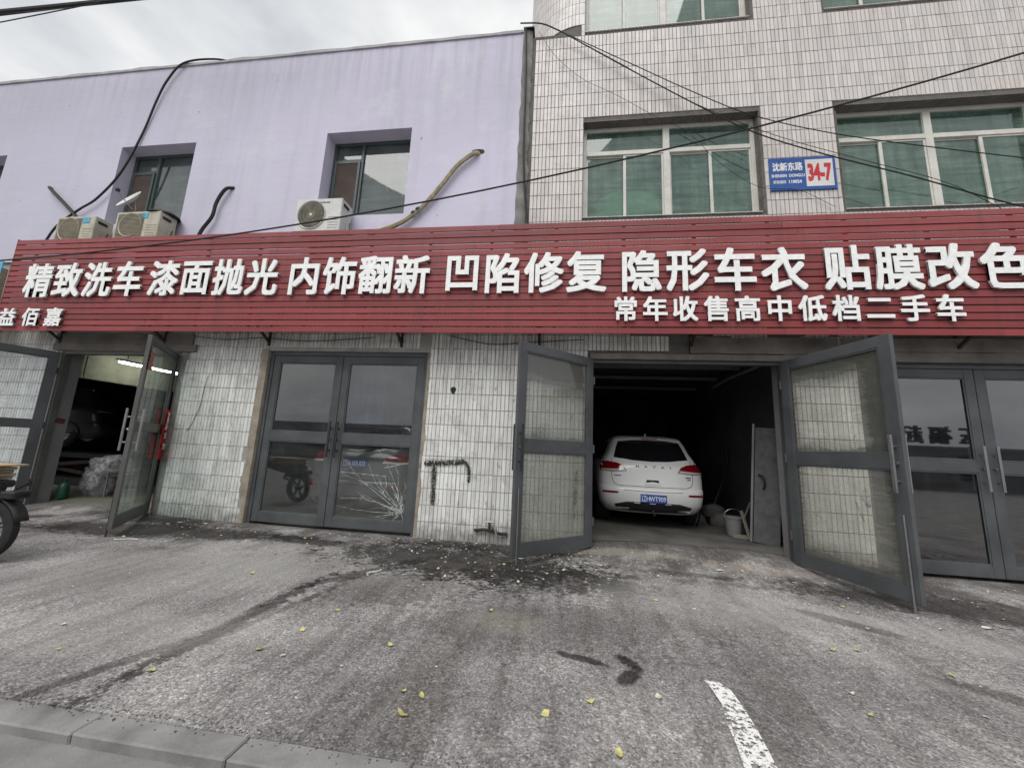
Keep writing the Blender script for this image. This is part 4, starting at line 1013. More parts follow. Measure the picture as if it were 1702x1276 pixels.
for k, (pts, r_, lb) in enumerate((
    ([nail, (.9, -.12, 8.12), (2.0, -.13, 7.28), (2.93, -.16, 6.60), (3.9, -.2, 6.10), (5.0, -.25, 5.62), (5.9, -.3, 5.18), (6.3, -.4, 4.92)], .0105, 'thick black wire sagging across both green windows down to the red sign'),
    ([nail, (1.0, -.13, 8.16), (2.1, -.14, 7.42), (2.95, -.18, 6.88), (4.0, -.22, 6.45), (5.2, -.26, 6.1), (7.5, -.3, 5.55)], .008, 'upper black wire fanning from the roof joint to the right edge'),
    ([nail, (.8, -.10, 8.24), (1.8, -.10, 7.46), (2.7, -.12, 6.86), (3.5, -.14, 6.42), (4.5, -.16, 5.98), (5.5, -.2, 5.52), (6.1, -.3, 4.95)], .005, 'thin wire running just above the thick one across the windows'),
    ([(-.6, -.05, 9.1), (-.3, -.05, 8.55), (.2, -.05, 8.0), (.8, -.05, 7.6), (1.4, -.05, 7.15), (2.0, -.04, 6.75), (2.4, -.06, 6.2), (3.0, -.05, 5.7), (3.6, -.03, 5.62), (4.1, -.04, 5.3)], .0035, 'thinnest wandering wire across the left green window'))):
    cable(pts, r_, lb, 'wire', cat='wire')
cable([(SPLIT+.0, -.07, 9.2), (SPLIT+.04, -.07, 8.0), (SPLIT+.06, -.07, 6.6), (SPLIT+.12, -.06, 5.7), (SPLIT+.22, -.06, 4.9)], .018, 'black cable hanging down the cement joint between the two buildings')
cable([(-6.7, -.03, 3.16), (-6.0, -.04, 3.10), (-5.3, -.03, 3.14), (-4.4, -.04, 3.08), (-3.2, -.03, 3.16)], .006, 'thin wire drooping under the red sign above the shut doors', 'wire', cat='wire')
cable([(-1.9, -.03, 3.2), (-1.2, -.04, 3.06), (-.5, -.03, 3.10), (.3, -.03, 3.15)], .006, 'thin wire drooping under the red sign above the graffiti pillar', 'wire', cat='wire')
cable([(-6.28, -.01, 2.45), (-6.30, -.015, 2.25), (-6.33, -.012, 1.9), (-6.42, -.012, 1.6), (-6.5, -.012, 1.45)], .004, 'loose thin wire hanging on the tiled pillar left of the shut doors', 'wire', cat='wire')

# ------------------------------------------------------------------ marks on the pillar: hole, graffiti, tap
holeb = MB()
for i in range(12): a = i*math.pi/6; holeb.v.append((-1.77+.045*math.cos(a)*(1+.2*math.sin(3*a)), -.0035, 2.29+.06*math.sin(a)))
holeb.f = [tuple(range(12))]; holeb.mi = [0]
under(holeb.build('wall_hole', 'graffiti'), lilac)  # flat black disc, the dark inside of the hole painted as colour
def spray(pts, w, name='graffiti'):
    for k, (ww, m, y) in enumerate(((w*2.1, 'spray_thin', -.0040), (w*1.2, 'spray', -.0055), (w*.6, 'spray', -.0070))):
        b = MB(); P = smoothpts([(x, y, z) for x, z in pts], 5); n = len(P)
        for i, p in enumerate(P):
            d = (P[min(i+1, n-1)]-P[max(i-1, 0)]).normalized(); q = Vector((-d.z, 0, d.x))*(ww*(1+.3*noise.noise(p*9)))*(.55 if i in (0, n-1) else 1)
            b.v += [tuple(p-q), tuple(p+q)]
            if i: b.f.append((2*i-2, 2*i-1, 2*i+1, 2*i)); b.mi.append(0)
        under(b.build(name, m), lilac)
spray([(-2.16, 1.11), (-1.95, 1.12), (-1.7, 1.14), (-1.50, 1.17)], .035); spray([(-1.50, 1.17), (-1.43, 1.05), (-1.42, .85)], .022)
spray([(-1.99, 1.08), (-1.98, .85), (-1.97, .62), (-1.97, .48)], .026)
tap = empty('wall_tap', (-1.0, -.02, .2), label='old galvanised water tap pipe at the foot of the graffiti pillar', cat='tap')
under(MB().tube(smoothpts([(-1.28, -.03, .17), (-1.1, -.05, .19), (-.9, -.05, .15), (-.78, -.03, .15)]), .022, 8).build('pipe', 'rust', smooth=True), tap)
under(MB().tube([(-1.05, -.05, .19), (-1.05, -.06, .30)], .018, 8).build('riser', 'rust'), tap)
under(MB().tube([(-1.11, -.06, .30), (-.99, -.06, .31)], .014, 8).build('tap_handle', 'alloy'), tap)
under(MB().tube(smoothpts([(-1.0, -.06, .21), (-.95, -.11, .23), (-.93, -.13, .15)]), .02, 8).build('spout', 'alloy', smooth=True), tap)

# torn red paper strips on the open left leaf
def paper(name, x, z0, z1, w, m, parent, seed, y):
    b = MB(); n = 14; rr = random.Random(seed)
    for i in range(n+1):
        z = z0+(z1-z0)*i/n; a, c = x-w/2+rr.uniform(-.03, .02), x+w/2+rr.uniform(-.02, .03); yy = y+.012*abs(math.sin(i*1.1+seed))
        b.v += [(a, yy, z), (c, yy+.006*math.cos(i*2.0), z)]
        if i: b.f.append((2*i-2, 2*i-1, 2*i+1, 2*i)); b.mi.append(0)
    o = b.build(name, m); o.parent = parent; return o
SG = [1]
for nm, x, z0, z1, w_, m, sd, y in (('red_paper', .15, .95, 1.80, .24, 'redpaper', 3, .050), ('torn_paper', .18, 1.45, 1.75, .09, 'paper', 5, .078), ('torn_paper', .14, 1.12, 1.22, .14, 'paper', 8, .080), ('torn_paper', .18, 1.30, 1.40, .07, 'paper', 9, .080), ('faded_paper', 1.40, 2.30, 2.60, .15, 'fadedpaper', 6, .034), ('torn_paper', 1.43, 2.57, 2.63, .06, 'paper', 7, .042)):
    paper(nm, x, z0, z1, w_, m, e1, sd, y)

# ------------------------------------------------------------------ cars
def make_car(paint, loc, rz, label, scale=1.0, plate_text=None, letters=None, lamp='lamp_red', cat='car', plate_z=0.0, rimmat='darkalloy'):
    """Rear at local y = 0, x across, wheels on z = 0."""
    car = empty('parked_car', loc, rz, label=label, cat=cat)
    L = 4.60
    #        z   halfwidth rear  front  exponent
    prof = [(.26, .80, .16, 4.30, 4.0), (.33, .86, .07, 4.42, 4.2), (.42, .905, .02, 4.52, 4.5), (.55, .925, .0, 4.58, 4.8), (.66, .930, .0, 4.60, 4.8), (.70, .930, .015, 4.60, 4.8),
            (.72, .932, .05, 4.58, 4.8), (.85, .935, .07, 4.50, 4.8), (.98, .930, .09, 4.36, 4.6), (1.08, .905, .12, 4.1, 4.4), (1.15, .865, .155, 3.7, 4.2), (1.20, .825, .19, 3.35, 4.2), (1.32, .765, .27, 3.1, 4.2),
            (1.45, .715, .365, 2.9, 4.2), (1.55, .675, .44, 2.7, 4.2), (1.60, .645, .49, 2.6, 4.0), (1.635, .58, .58, 2.4, 3.6), (1.655, .44, .80, 2.2, 3.0)]
    def at(z):
        if z <= prof[0][0]: return prof[0][1:]
        for a, c in zip(prof[:-1], prof[1:]):
            if a[0] <= z <= c[0]:
                t = (z-a[0])/(c[0]-a[0]); return [a[i]+(c[i]-a[i])*t for i in range(1, 5)]
        return prof[-1][1:]
    def rear_y(x, z, off=0):
        W_, r0, f0, n = at(z); q = min(.9999, abs(x)/W_); hl = .62; k = 1-(1-q**2.9)**(1/2.9)
        return r0+.42*k*(1 if z < 1.2 else .8)-off
    b = MB(); N = 72
    def ring(z, W_, r0, f0):
        pts = []; K = 24
        # rear edge left to right, then side, then front
        for i in range(K+1):
            u = -1+2*i/K; u = math.copysign(abs(u)**.62, u); x = W_*u*.9995
            pts.append((x, rear_y(x, z), z))
        for t in (.25, .5, .75): pts.append((W_*(1.0+.012*math.sin(math.pi*t)), (r0+.9)+(f0-1.4-r0)*t, z))
        for i in range(K+1):
            u = 1-2*i/K; x = W_*u*.96; q = abs(u)*.999; pts.append((x, f0-.55*(1-(1-q**2.6)**(1/2.6)), z))
        for t in (.75, .5, .25): pts.append((-W_*(1.0+.012*math.sin(math.pi*t)), (r0+.9)+(f0-1.4-r0)*t, z))
        return pts
    zs = []
    for a, c in zip(prof[:-1], prof[1:]):
        k = 2 if c[0]-a[0] > .05 else 1
        for j in range(k): zs.append(a[0]+(c[0]-a[0])*j/k)
    zs.append(prof[-1][0]); n = None
    for z in zs:
        W_, r0, f0, e = at(z); rg = ring(z, W_, r0, f0); n = len(rg); b.v += rg
    for i in range(len(zs)-1):
        for j in range(n): b.f.append((i*n+j, i*n+(j+1) % n, (i+1)*n+(j+1) % n, (i+1)*n+j)); b.mi.append(0)
    b.f.append(tuple(range(n))[::-1]); b.mi.append(0); b.f.append(tuple((len(zs)-1)*n+j for j in range(n))); b.mi.append(0)
    b.build('body', paint, car, smooth=True)
    def patch(name, outline, m, off=.006, sub=None, parent=None, skirt=.012):
        """surface-hugging panel with the given (x, z) outline on the rear of the car"""
        P = []
        for (x0, z0), (x1, z1) in zip(outline, outline[1:]+outline[:1]):
            k = max(1, int(math.hypot(x1-x0, z1-z0)/.05))
            for j in range(k): P.append((x0+(x1-x0)*j/k, z0+(z1-z0)*j/k))
        cx = sum(p[0] for p in P)/len(P); cz = sum(p[1] for p in P)/len(P); q = MB(); n_ = len(P)
        q.v += [(x, rear_y(x, z, off)+skirt+off, z) for x, z in P]
        R_ = (1, .97, .8, .6, .4, .2)
        for k, s in enumerate(R_):
            for x, z in P:
                xx_, zz = cx+(x-cx)*s, cz+(z-cz)*s; q.v.append((xx_, rear_y(xx_, zz, off if k else off*.6), zz))
        for k in range(len(R_)):
            for j in range(n_): q.f.append((k*n_+j, k*n_+(j+1) % n_, (k+1)*n_+(j+1) % n_, (k+1)*n_+j)); q.mi.append(0)
        k = len(q.v); q.v.append((cx, rear_y(cx, cz, off), cz))
        for j in range(n_): q.f.append(((len(R_))*n_+j, (len(R_))*n_+(j+1) % n_, k)); q.mi.append(0)
        return q.build(name, m, parent or car, smooth=True)
    def seam(name, pts, r=.004, m='plastic_black', off=.001):
        P = smoothpts([(x, rear_y(x, z, off), z) for x, z in pts], 8); P = [Vector((p.x, rear_y(p.x, p.z, off), p.z)) for p in P]
        return MB().tube(P, r, 5).build(name, m, car)
    patch('rear_window', [(-.66, 1.22), (-.3, 1.175), (0, 1.165), (.3, 1.175), (.66, 1.22), (.60, 1.42), (.555, 1.53), (.3, 1.555), (0, 1.562), (-.3, 1.555), (-.555, 1.53), (-.60, 1.42)], 'carglass')
    sp = MB(); SX = [-.60+.1*i for i in range(13)]
    for x in SX:
        y = rear_y(x, 1.60)-.02; e = .05*(1-(abs(x)/.62)**3)
        sp.v += [(x, y+.10, 1.585-.02*abs(x)), (x, y-.06-e, 1.583-.03*abs(x)), (x, y-.05-e, 1.60-.03*abs(x)), (x, y+.12, 1.645-.04*abs(x))]
    for i in range(len(SX)-1):
        for j in range(4): sp.f.append((i*4+j, i*4+(j+1) % 4, i*4+4+(j+1) % 4, i*4+4+j)); sp.mi.append(0)
    sp.f += [(0, 1, 2, 3), tuple(len(SX)*4-4+j for j in (3, 2, 1, 0))]; sp.mi += [0, 0]
    spo = sp.build('spoiler', paint, car, smooth=True)
    bl = MB().box((-.14, rear_y(0, 1.6)-.145, 1.578), (.14, rear_y(0, 1.6)-.10, 1.592)).build('brake_light', 'lamp_red', spo)
    seam('tailgate_seam', [(-.69, 1.2), (-.70, 1.0), (-.69, .82), (-.60, .735), (-.3, .728), (0, .725), (.3, .728), (.60, .735), (.69, .82), (.70, 1.0), (.69, 1.2)], .0045)
    for s in (-1, 1):
        lamp_ = patch('tail_light', [(s*x, z) for x, z in ((.44, .985), (.50, 1.08), (.60, 1.125), (.78, 1.15), (.885, 1.13), (.905, 1.05), (.90, .975), (.70, .965))], lamp, .014)
        patch('lens', [(s*x, z) for x, z in ((.455, .99), (.48, 1.028), (.70, 1.012), (.885, 1.005), (.895, .985), (.70, .975))], 'lamp_clear', .018, parent=lamp_)
        patch('reflector', [(s*x, z) for x, z in ((.60, .59), (.59, .625), (.86, .622), (.87, .585))], 'lamp_red', .006)
        patch('lower_trim', [(s*x, z) for x, z in ((.30, .40), (.30, .47), (.55, .455), (.72, .40), (.55, .36))], 'plastic_black', .003) if False else None
    patch('bumper_trim', [(-.66, .40), (-.45, .455), (0, .465), (.45, .455), (.66, .40), (.62, .30), (0, .28), (-.62, .30)], 'plastic_black', .004)
    seam('bumper_seam', [(-.5, .655), (0, .645), (.5, .655)], .004)
    # handle recess and chrome
    patch('handle_recess', [(-.12, .79), (-.10, .845), (.10, .845), (.12, .79)], 'plastic_black', .003)
    patch('tailgate_handle', [(-.14, .765), (-.145, .80), (-.10, .80), (0, .815), (.10, .80), (.145, .80), (.14, .765), (0, .76)], paint, .02)
    if plate_text:
        pr = empty('x') if False else None
        pl = MB().box((-.22, rear_y(0, .53+plate_z)-.022, .46+plate_z), (.22, rear_y(0, .53+plate_z)-.006, .60+plate_z)).build('number_plate', 'bluecar_plate', car, bevel=.004)
        for s_, x, w_ in plate_text:
            g_ = glyph(s_, 'white_print', 'plate_lettering', parent=pl, w=w_, h=.115, depth=.002, off=.012); g_.location = (x, rear_y(0, .53+plate_z)-.0225, .53+plate_z)
    for x in (-.28, -.02, .24): MB().box((x-.05, -.012, .437), (x+.05, .02, .452)).build('chrome_trim', 'chrome', car)
    if letters:
        for i, ch in enumerate(letters):
            x = -.25+.145*i; g_ = glyph(ch, 'chrome', 'badge_letter', parent=car, w=.085, h=.060, depth=.006, off=.02); g_.location = (x, rear_y(x, 1.075)-.002, 1.075)
        for x, w_, z in ((-.60, .06, .90), (.62, .05, .91), (.63, .03, .875)):
            patch('badge', [(x-w_, z-.008), (x-w_, z+.008), (x+w_, z+.008), (x+w_, z-.008)], 'plastic_black', .004)
    b = MB()
    for x, y in ((.30, 1.75), (.30, 4.0)): pass
    fin = MB().add([(-.02, .75, 1.65), (.02, .75, 1.65), (0, .95, 1.65), (0, .74, 1.71)], [(0,1,3), (1,2,3), (2,0,3), (0,2,1)]).build('roof_aerial', paint, car)
    # wheels
    for s in (-1, 1):
        for y in (.95, 3.70):
            T = Matrix.Translation((s*.80, y, .35))
            ty = MB().lathe([(.20, -.10), (.30, -.115), (.345, -.09), (.355, 0), (.345, .09), (.30, .115), (.20, .10)], 36, axis='X', mat=T).build('wheel', 'tyre', car, smooth=True)
            MB().lathe([(.001, .07), (.05, .075), (.06, .05), (.10, .045), (.20, .04), (.235, .085), (.24, .10), (.20, .10)], 30, axis='X', mat=T @ Matrix.Scale(s, 4, (1, 0, 0))).build('rim', rimmat, ty, smooth=True)
            sp_ = MB()
            for k in range(6):
                a = k*math.pi/3; sp_.bar((s*.80+s*.085, y+.04*math.cos(a), .35+.04*math.sin(a)), (s*.80+s*.095, y+.225*math.cos(a), .35+.225*math.sin(a)), .045, .02)
            sp_.build('spokes', 'alloy', ty)
            MB().lathe([(.37, -.02), (.40, 0), (.37, .02)], 30, axis='X', mat=T @ Matrix.Translation((s*.128, 0, .01))).build('wheel_arch', 'plastic_black', car, smooth=True)
    # side glass, mirrors, exhaust, tow eye
    for s in (-1, 1):
        g_ = MB(); YS = [.85+.1*i for i in range(20)]
        for y in YS:
            f = (y-.85)/1.9; g_.v += [(s*(at(1.18)[0]+.008), y-.05, 1.18), (s*(at(1.35)[0]+.008), y+.02, 1.35), (s*(at(1.52)[0]+.008), y+.06-(.0 if f < .8 else .3*(f-.8)), 1.52)]
        for i in range(len(YS)-1):
            for j in (0, 1): g_.f.append((i*3+j, i*3+3+j, i*3+4+j, i*3+1+j)); g_.mi.append(0)
        g_.build('side_window', 'carglass', car, smooth=True)
        MB().box((s*.93 if s > 0 else -1.08, 2.95, 1.12), (1.08 if s > 0 else -.93, 3.05, 1.26)).build('wing_mirror', paint, car, bevel=.03)
    MB().lathe([(.035, 0), (.042, -.01), (.042, -.06), (.036, -.06), (.034, -.01)], 18, axis='Y', mat=Matrix.Translation((.60, .17, .345))).build('exhaust', 'chrome', car, smooth=True)
    MB().tube(smoothpts([(0, .10, .33), (0, .04, .31), (.02, .02, .26), (0, .05, .24)]), .012).build('tow_hook', 'rust', car)
    car.scale = (scale,)*3
    return car
suv = make_car('car_white', (1.615, 1.27, .12), R(-1.5), 'white SUV seen from behind inside the open dark garage, blue number plate', plate_text=[('辽', -.165, .085), ('H', -.095, .095), ('·', -.045, .09), ('WT909', .065, .088)], letters='HAVAL')
c2 = make_car('car_grey', (-3.60, .42, .0), 0, 'dark car with red tail lights seen through the shut glass doors with the cracked pane', plate_text=[('辽', -.165, .085), ('A', -.095, .095), ('60U03', .065, .088)], plate_z=.44, scale=1.06)
c3 = make_car('car_black', (-12.63, 3.68, .92), R(127), 'black car raised on a lift in the dark left workshop', scale=.98, lamp='plastic_black', rimmat='alloy')

# ------------------------------------------------------------------ left workshop contents
lift = empty('car_lift', (-10.8, 3.4, .08), label='dark scissor lift under the raised black car in the left workshop', cat='car lift')
for y in (2.1, 4.0): under(MB().box((-15.5, y, .72), (-10.4, y+.6, .84)).build('platform', 'plastic_black', bevel=.01), lift)
under(MB().box((-15.6, 2.0, .085), (-10.2, 4.7, .26)).build('base', 'plastic_black', bevel=.01), lift)
for y in (2.15, 2.6): under(MB().bar((-15.0, y, .26), (-10.6, y, .72), .08).build('scissor_arm', 'rust'), lift); under(MB().bar((-10.6, y+.09, .26), (-15.0, y+.09, .72), .08).build('scissor_arm', 'rust'), lift)
tl = empty('tube_lamp', (-8.6, 1.8, 3.1), label='lit fluorescent tube hanging along the ceiling of the left workshop', cat='lamp')
under(MB().tube([(-9.50, .95, 2.87), (-9.50, 2.25, 2.87)], .020, 10).build('tube', 'lamp'), tl)
under(MB().box((-9.53, .90, 2.895), (-9.47, 2.3, 2.94)).build('batten', 'acwhite'), tl)
for y in (1.1, 2.1): under(MB().tube([(-9.5, y, 2.94), (-9.5, y, 3.41)], .006).build('suspension_rod', 'black'), tl)
tl2 = empty('tube_lamp', (-2.8, 2.6, 3.0), label='lit fluorescent tube dimly seen through the shut glass doors', cat='lamp')
under(MB().tube([(-3.4, 2.6, 2.9), (-2.2, 2.6, 2.9)], .018, 10).build('tube', 'lamp'), tl2)
under(MB().box((-3.45, 2.57, 2.922), (-2.15, 2.63, 2.97)).build('batten', 'acwhite'), tl2)
for x in (-3.2, -2.4): under(MB().tube([(x, 2.6, 2.97), (x, 2.6, 3.29)], .006).build('suspension_rod', 'black'), tl2)
for y in (1.6, 3.4): 
    h = MB().tube([(-9.96, y-.9, 3.4), (-9.96, y-.9, 2.47)], .010, 6).build('hanging_rod', 'black', label='thin rod hanging in front of the greenish beam, '+('nearer the door' if y < 2 else 'deeper inside the workshop'), cat='rod')
pb = empty('wrapped_stool', (-9.0, 1.15, .08), label='stool covered with crumpled clear plastic standing just inside the left workshop', cat='stool')
under(blob('plastic_cover', (.33, .28, .20), (-9.25, 1.05, .68), 'bag', 5, .30), pb); under(blob('plastic_cover', (.24, .22, .32), (-9.42, 1.0, .38), 'bag', 9, .30), pb)
for dx, dy in ((-.15, -.12), (.2, -.12), (-.15, .15), (.2, .15)): under(MB().tube([(-9.3+dx*1.2, 1.02+dy*1.2, .08), (-9.3+dx, 1.02+dy, .66)], .015).build('leg', 'alloy'), pb)
under(MB().lathe([(.001, .66), (.21, .66), (.22, .70), (.001, .71)], 20, mat=Matrix.Translation((-9.3, 1.02, 0))).build('seat', 'plastic_black', smooth=True), pb)
bx = empty('cabinet', (-8.1, 1.6, .08), label='dark low cabinet beside the plastic covered stool', cat='cabinet')
under(MB().box((-8.45, 1.35, .08), (-7.6, 1.9, .62)).build('carcass', 'canvas', bevel=.01), bx); under(MB().box((-8.40, 1.335, .36), (-7.65, 1.349, .58)).build('drawer_front', 'canvas', bevel=.004), bx); under(MB().box((-8.40, 1.335, .12), (-7.65, 1.349, .34)).build('drawer_front', 'canvas', bevel=.004), bx)
gb = empty('green_bottle', (-9.25, .62, .09), label='green plastic jug on the floor at the grey left jamb', cat='jug')
under(MB().lathe([(.001, 0), (.10, 0), (.105, .03), (.105, .26), (.09, .32), (.04, .36), (.035, .40), (.001, .40)], 18, mat=Matrix.Translation((-9.44, .46, .085)) @ Matrix.Scale(.8, 4)).build('jug_body', 'green_plastic', smooth=True), gb)
under(MB().lathe([(.001, .40), (.042, .40), (.042, .44), (.001, .445)], 14, mat=Matrix.Translation((-9.44, .46, .086)) @ Matrix.Scale(.8, 4)).build('cap', 'plastic_black'), gb)
# shelf with clutter at the back
sh = empty('shelf_unit', (-9.6, 7.6, .08), label='shelf crowded with pale bottles and boxes at the back of the left workshop', cat='shelf')
for z in (.9, 1.35, 1.8, 2.25): under(MB().box((-12.6, 7.3, z), (-6.6, 7.75, z+.03)).build('shelf', 'wood'), sh)
for x in (-12.6, -10.6, -8.6, -6.63): under(MB().box((x-.02, 7.28, .08), (x+.02, 7.77, 2.6)).build('post', 'wood'), sh)
rr = random.Random(11)
for k in range(9):
    x = -11.6+.42*k+rr.uniform(-.1, .1); h_ = rr.uniform(.9, 1.7)
    MB().tube([(x, 6.6, .10), (x+rr.uniform(-.1, .1), 6.9, .10+h_)], rr.uniform(.02, .05), 8).build('propped_pipe', rr.choice(['alloy', 'acwhite', 'cream_pipe', 'rust']), label='pipe propped upright at the back of the left workshop', cat='pipe', group='pipes propped in the left workshop')
for z in (.93, 1.38, 1.83):
    x = -12.4
    while x < -6.9:
        w_ = rr.uniform(.10, .26); h_ = rr.uniform(.15, .36)
        o = MB().box((x, 7.36, z+.001), (x+w_, 7.6, z+h_)) if rr.random() < .5 else MB().lathe([(.001, 0), (w_*.4, 0), (w_*.4, h_*.7), (w_*.15, h_*.85), (w_*.15, h_), (.001, h_)], 12, mat=Matrix.Translation((x+w_/2, 7.5, z+.001)))
        o = o.build('stored_box' if len(o.f) < 8 else 'stored_bottle', rr.choice(['acwhite', 'card', 'alloy', 'canvas', 'blue', 'plastic_black', 'paper']))
        tag(o, 'container on the dim back shelf of the left workshop', 'container', 'containers on the back shelf'); x += w_+rr.uniform(.03, .3)

tp = MB(); nx, nz = 40, 4
for i in range(nx+1):
    for j in range(nz+1): tp.v.append((-5.0+1.15*i/nx, 1.9+.05*math.sin(i*1.3)+.02*math.sin(i*2.9+j), 1.0+1.9*j/nz))
tp.f = [(i*(nz+1)+j, (i+1)*(nz+1)+j, (i+1)*(nz+1)+j+1, i*(nz+1)+j+1) for i in range(nx) for j in range(nz)]; tp.mi = [0]*len(tp.f)
tp.build('curtain', 'blue', smooth=True, label='dark blue plastic curtain hanging behind the left of the shut glass doors', cat='curtain')

# ------------------------------------------------------------------ garage contents
pn = empty('spare_door', (3.2, .7, .12), label='old grey door panel leaning on the right wall inside the garage', cat='door panel')
T = Matrix.Translation((2.98, .86, .13)) @ Matrix.Rotation(R(-38), 4, 'Z') @ Matrix.Rotation(R(4), 4, 'Y')
under(MB().box((0, 0, 0), (.03, .045, 1.86), None, T).build('edge_strip', 'grey_jamb'), pn)
under(MB().box((.046, .005, .01), (.40, .035, 1.80), None, T).build('panel', 'canvas'), pn)
under(MB().tube([T @ Vector(p) for p in smoothpts([(.10, 0, 1.05), (.18, -.05, 1.02), (.20, -.05, .90), (.17, 0, .84)])], .014).build('grip', 'plastic_black', smooth=True), pn)
bk = empty('bucket', (2.98, 1.45, .12), label='white plastic bucket on the garage floor by the leaning panel', cat='bucket')
T = Matrix.Translation((2.95, 1.35, .12))
under(MB().lathe([(.001, 0), (.11, 0), (.15, .28), (.162, .285), (.162, .305), (.148, .305), (.145, .28), (.105, .015), (.001, .015)], 24, mat=T).build('pail', 'grey_jamb', smooth=True), bk)  # white pail drawn in dim grey, the garage shadow put into its colour
under(MB().tube([T @ Vector((.158*math.cos(a), .0, .295+.14*math.sin(a)-0*a)) for a in [math.pi*i/12 for i in range(13)]], .004, 5).build('bail_handle', 'alloy'), bk)
for k, (p, q, w_, lb) in enumerate((((3.05, 1.0, .13), (2.98, 1.12, .56), .035, 'pale upright batten offcut beside the bucket in the garage'), ((2.85, 1.15, .15), (3.3, .95, .15), .06, 'short grey timber lying on the garage floor beside the bucket'), ((2.95, 1.25, .13), (3.3, 1.5, .66), .025, 'thin stick leaning behind the bucket in the garage'))):
    MB().bar(p, q, w_).build('timber', 'wood', label=lb, cat='timber')
rr = random.Random(4)
for k in range(9):
    blob('junk_bag', (rr.uniform(.10, .2), rr.uniform(.1, .16), rr.uniform(.09, .17)), (2.75+rr.uniform(-.2, .45), 2.6+rr.uniform(-.3, .3), .20+rr.choice((0, 0, .18))), rr.choice(('canvas', 'plastic_black', 'acgrille')), k, .25, 2, label='dark bundle in the heap along the right garage wall behind the bucket', cat='bundle', group='bundles heaped in the garage')
MB().tube(smoothpts([(3.52, 3.0, 1.7), (3.5, 2.9, 1.3), (3.3, 2.7, .9), (3.1, 2.6, .5)]), .03).build('hose', 'plastic_black', smooth=True, label='dark hose hanging on the right garage wall above the bundles', cat='hose')

# ------------------------------------------------------------------ motorcycle at the left edge
mc = empty('motorcycle', (-6.6, -2.3, 0), label='black motorcycle cut by the left edge of the photo, with a board on its rack', cat='motorcycle')
wx, wy, wr = -6.12, -2.42, .33; wz = gz(wx, wy)+wr+.01
ROT = Matrix.Translation((wx, wy, wz)) @ Matrix.Rotation(R(12), 4, 'Z')
ty = under(MB().lathe([(.235, -.04), (.285, -.052), (.32, -.035), (.332, 0), (.32, .035), (.285, .052), (.235, .04)], 40, axis='Y', mat=ROT).build('wheel', 'tyre', smooth=True), mc)
rm = MB().lathe([(.225, -.035), (.245, -.04), (.245, .04), (.225, .035)], 36, axis='Y', mat=ROT); rm.lathe([(.001, -.06), (.05, -.06), (.05, .06), (.001, .06)], 18, axis='Y', mat=ROT)
for k in range(5):
    a = k*2*math.pi/5+.3
    for e in (-.12, .12): rm.bar(ROT @ Vector((.045*math.cos(a), -.01, .045*math.sin(a))), ROT @ Vector((.23*math.cos(a+e), -.01, .23*math.sin(a+e))), .026, .014)
r_ = rm.build('rim', 'darkalloy'); r_.parent = ty
ring_ = [ROT @ Vector((.37*math.cos(a), y, .37*math.sin(a))) for a in [R(d) for d in range(15, 150, 9)] for y in (-.07, .07)]
fb = MB(); fb.v = [tuple(v) for v in ring_]; fb.f = [(i, i+1, i+3, i+2) for i in range(0, len(ring_)-2, 2)]; fb.mi = [0]*len(fb.f)
fo = under(fb.build('mudguard', 'motor', smooth=True), mc); sl = fo.modifiers.new('solid', 'SOLIDIFY'); sl.thickness = .008
rx = ROT @ Vector((-.18, 0, .50))
under(MB().box((-.60, -.17, -.02), (.22, .17, .06), None, Matrix.Translation((rx.x, rx.y, rx.z-.05)) @ Matrix.Rotation(R(12), 4, 'Z')).build('rack', 'motor', bevel=.02), mc)
for k in range(4): under(blob('engine_part', (.10, .08, .08), ROT @ Vector((.02-.12*k, rr.uniform(-.05, .05), .40-.03*k)), 'motor', 20+k, .3, 2), mc)
under(MB().box((-.05, -.09, -.03), (.10, .09, .05), None, ROT @ Matrix.Translation((.20, 0, .36))).build('tail_lamp', 'motor', bevel=.015), mc)
under(MB().tube([ROT @ Vector(p) for p in ((0, -.09, 0), (-.25, -.09, .12), (-.6, -.09, .2))], .03).build('swing_arm', 'motor'), mc)
under(MB().tube([ROT @ Vector(p) for p in ((.1, .1, .40), (.22, .13, .50))], .012).build('indicator_stalk', 'motor'), mc)
under(MB().tube([ROT @ Vector(p) for p in smoothpts([(-1.2, 0, .55), (-.8, 0, .48), (-.4, 0, .42), (0, 0, .42)])], [.12]*19).build('seat', 'plastic_black', smooth=True), mc)
T = Matrix.Translation((rx.x, rx.y, rx.z)) @ Matrix.Rotation(R(8), 4, 'Z')
for k in range(4): 
    MB().box((-.50, -.2+.01*k, .012+.035*k), (.12+.03*(k % 2), .2, .044+.035*k), None, T @ Matrix.Rotation(R(rr.uniform(-4, 4)), 4, 'Z')).build('cardboard', 'card', bevel=.004, label='folded cardboard tied on the motorcycle rack, '+('lowest', 'second lowest', 'second from top', 'topmost')[k]+' sheet under the board', cat='cardboard')
MB().box((-.75, -.24, .160), (.20, .26, .178), None, T @ Matrix.Rotation(R(5), 4, 'Z')).build('plywood_board', 'plywood', label='pale plywood board lying on the cardboard on the motorcycle rack', cat='board')

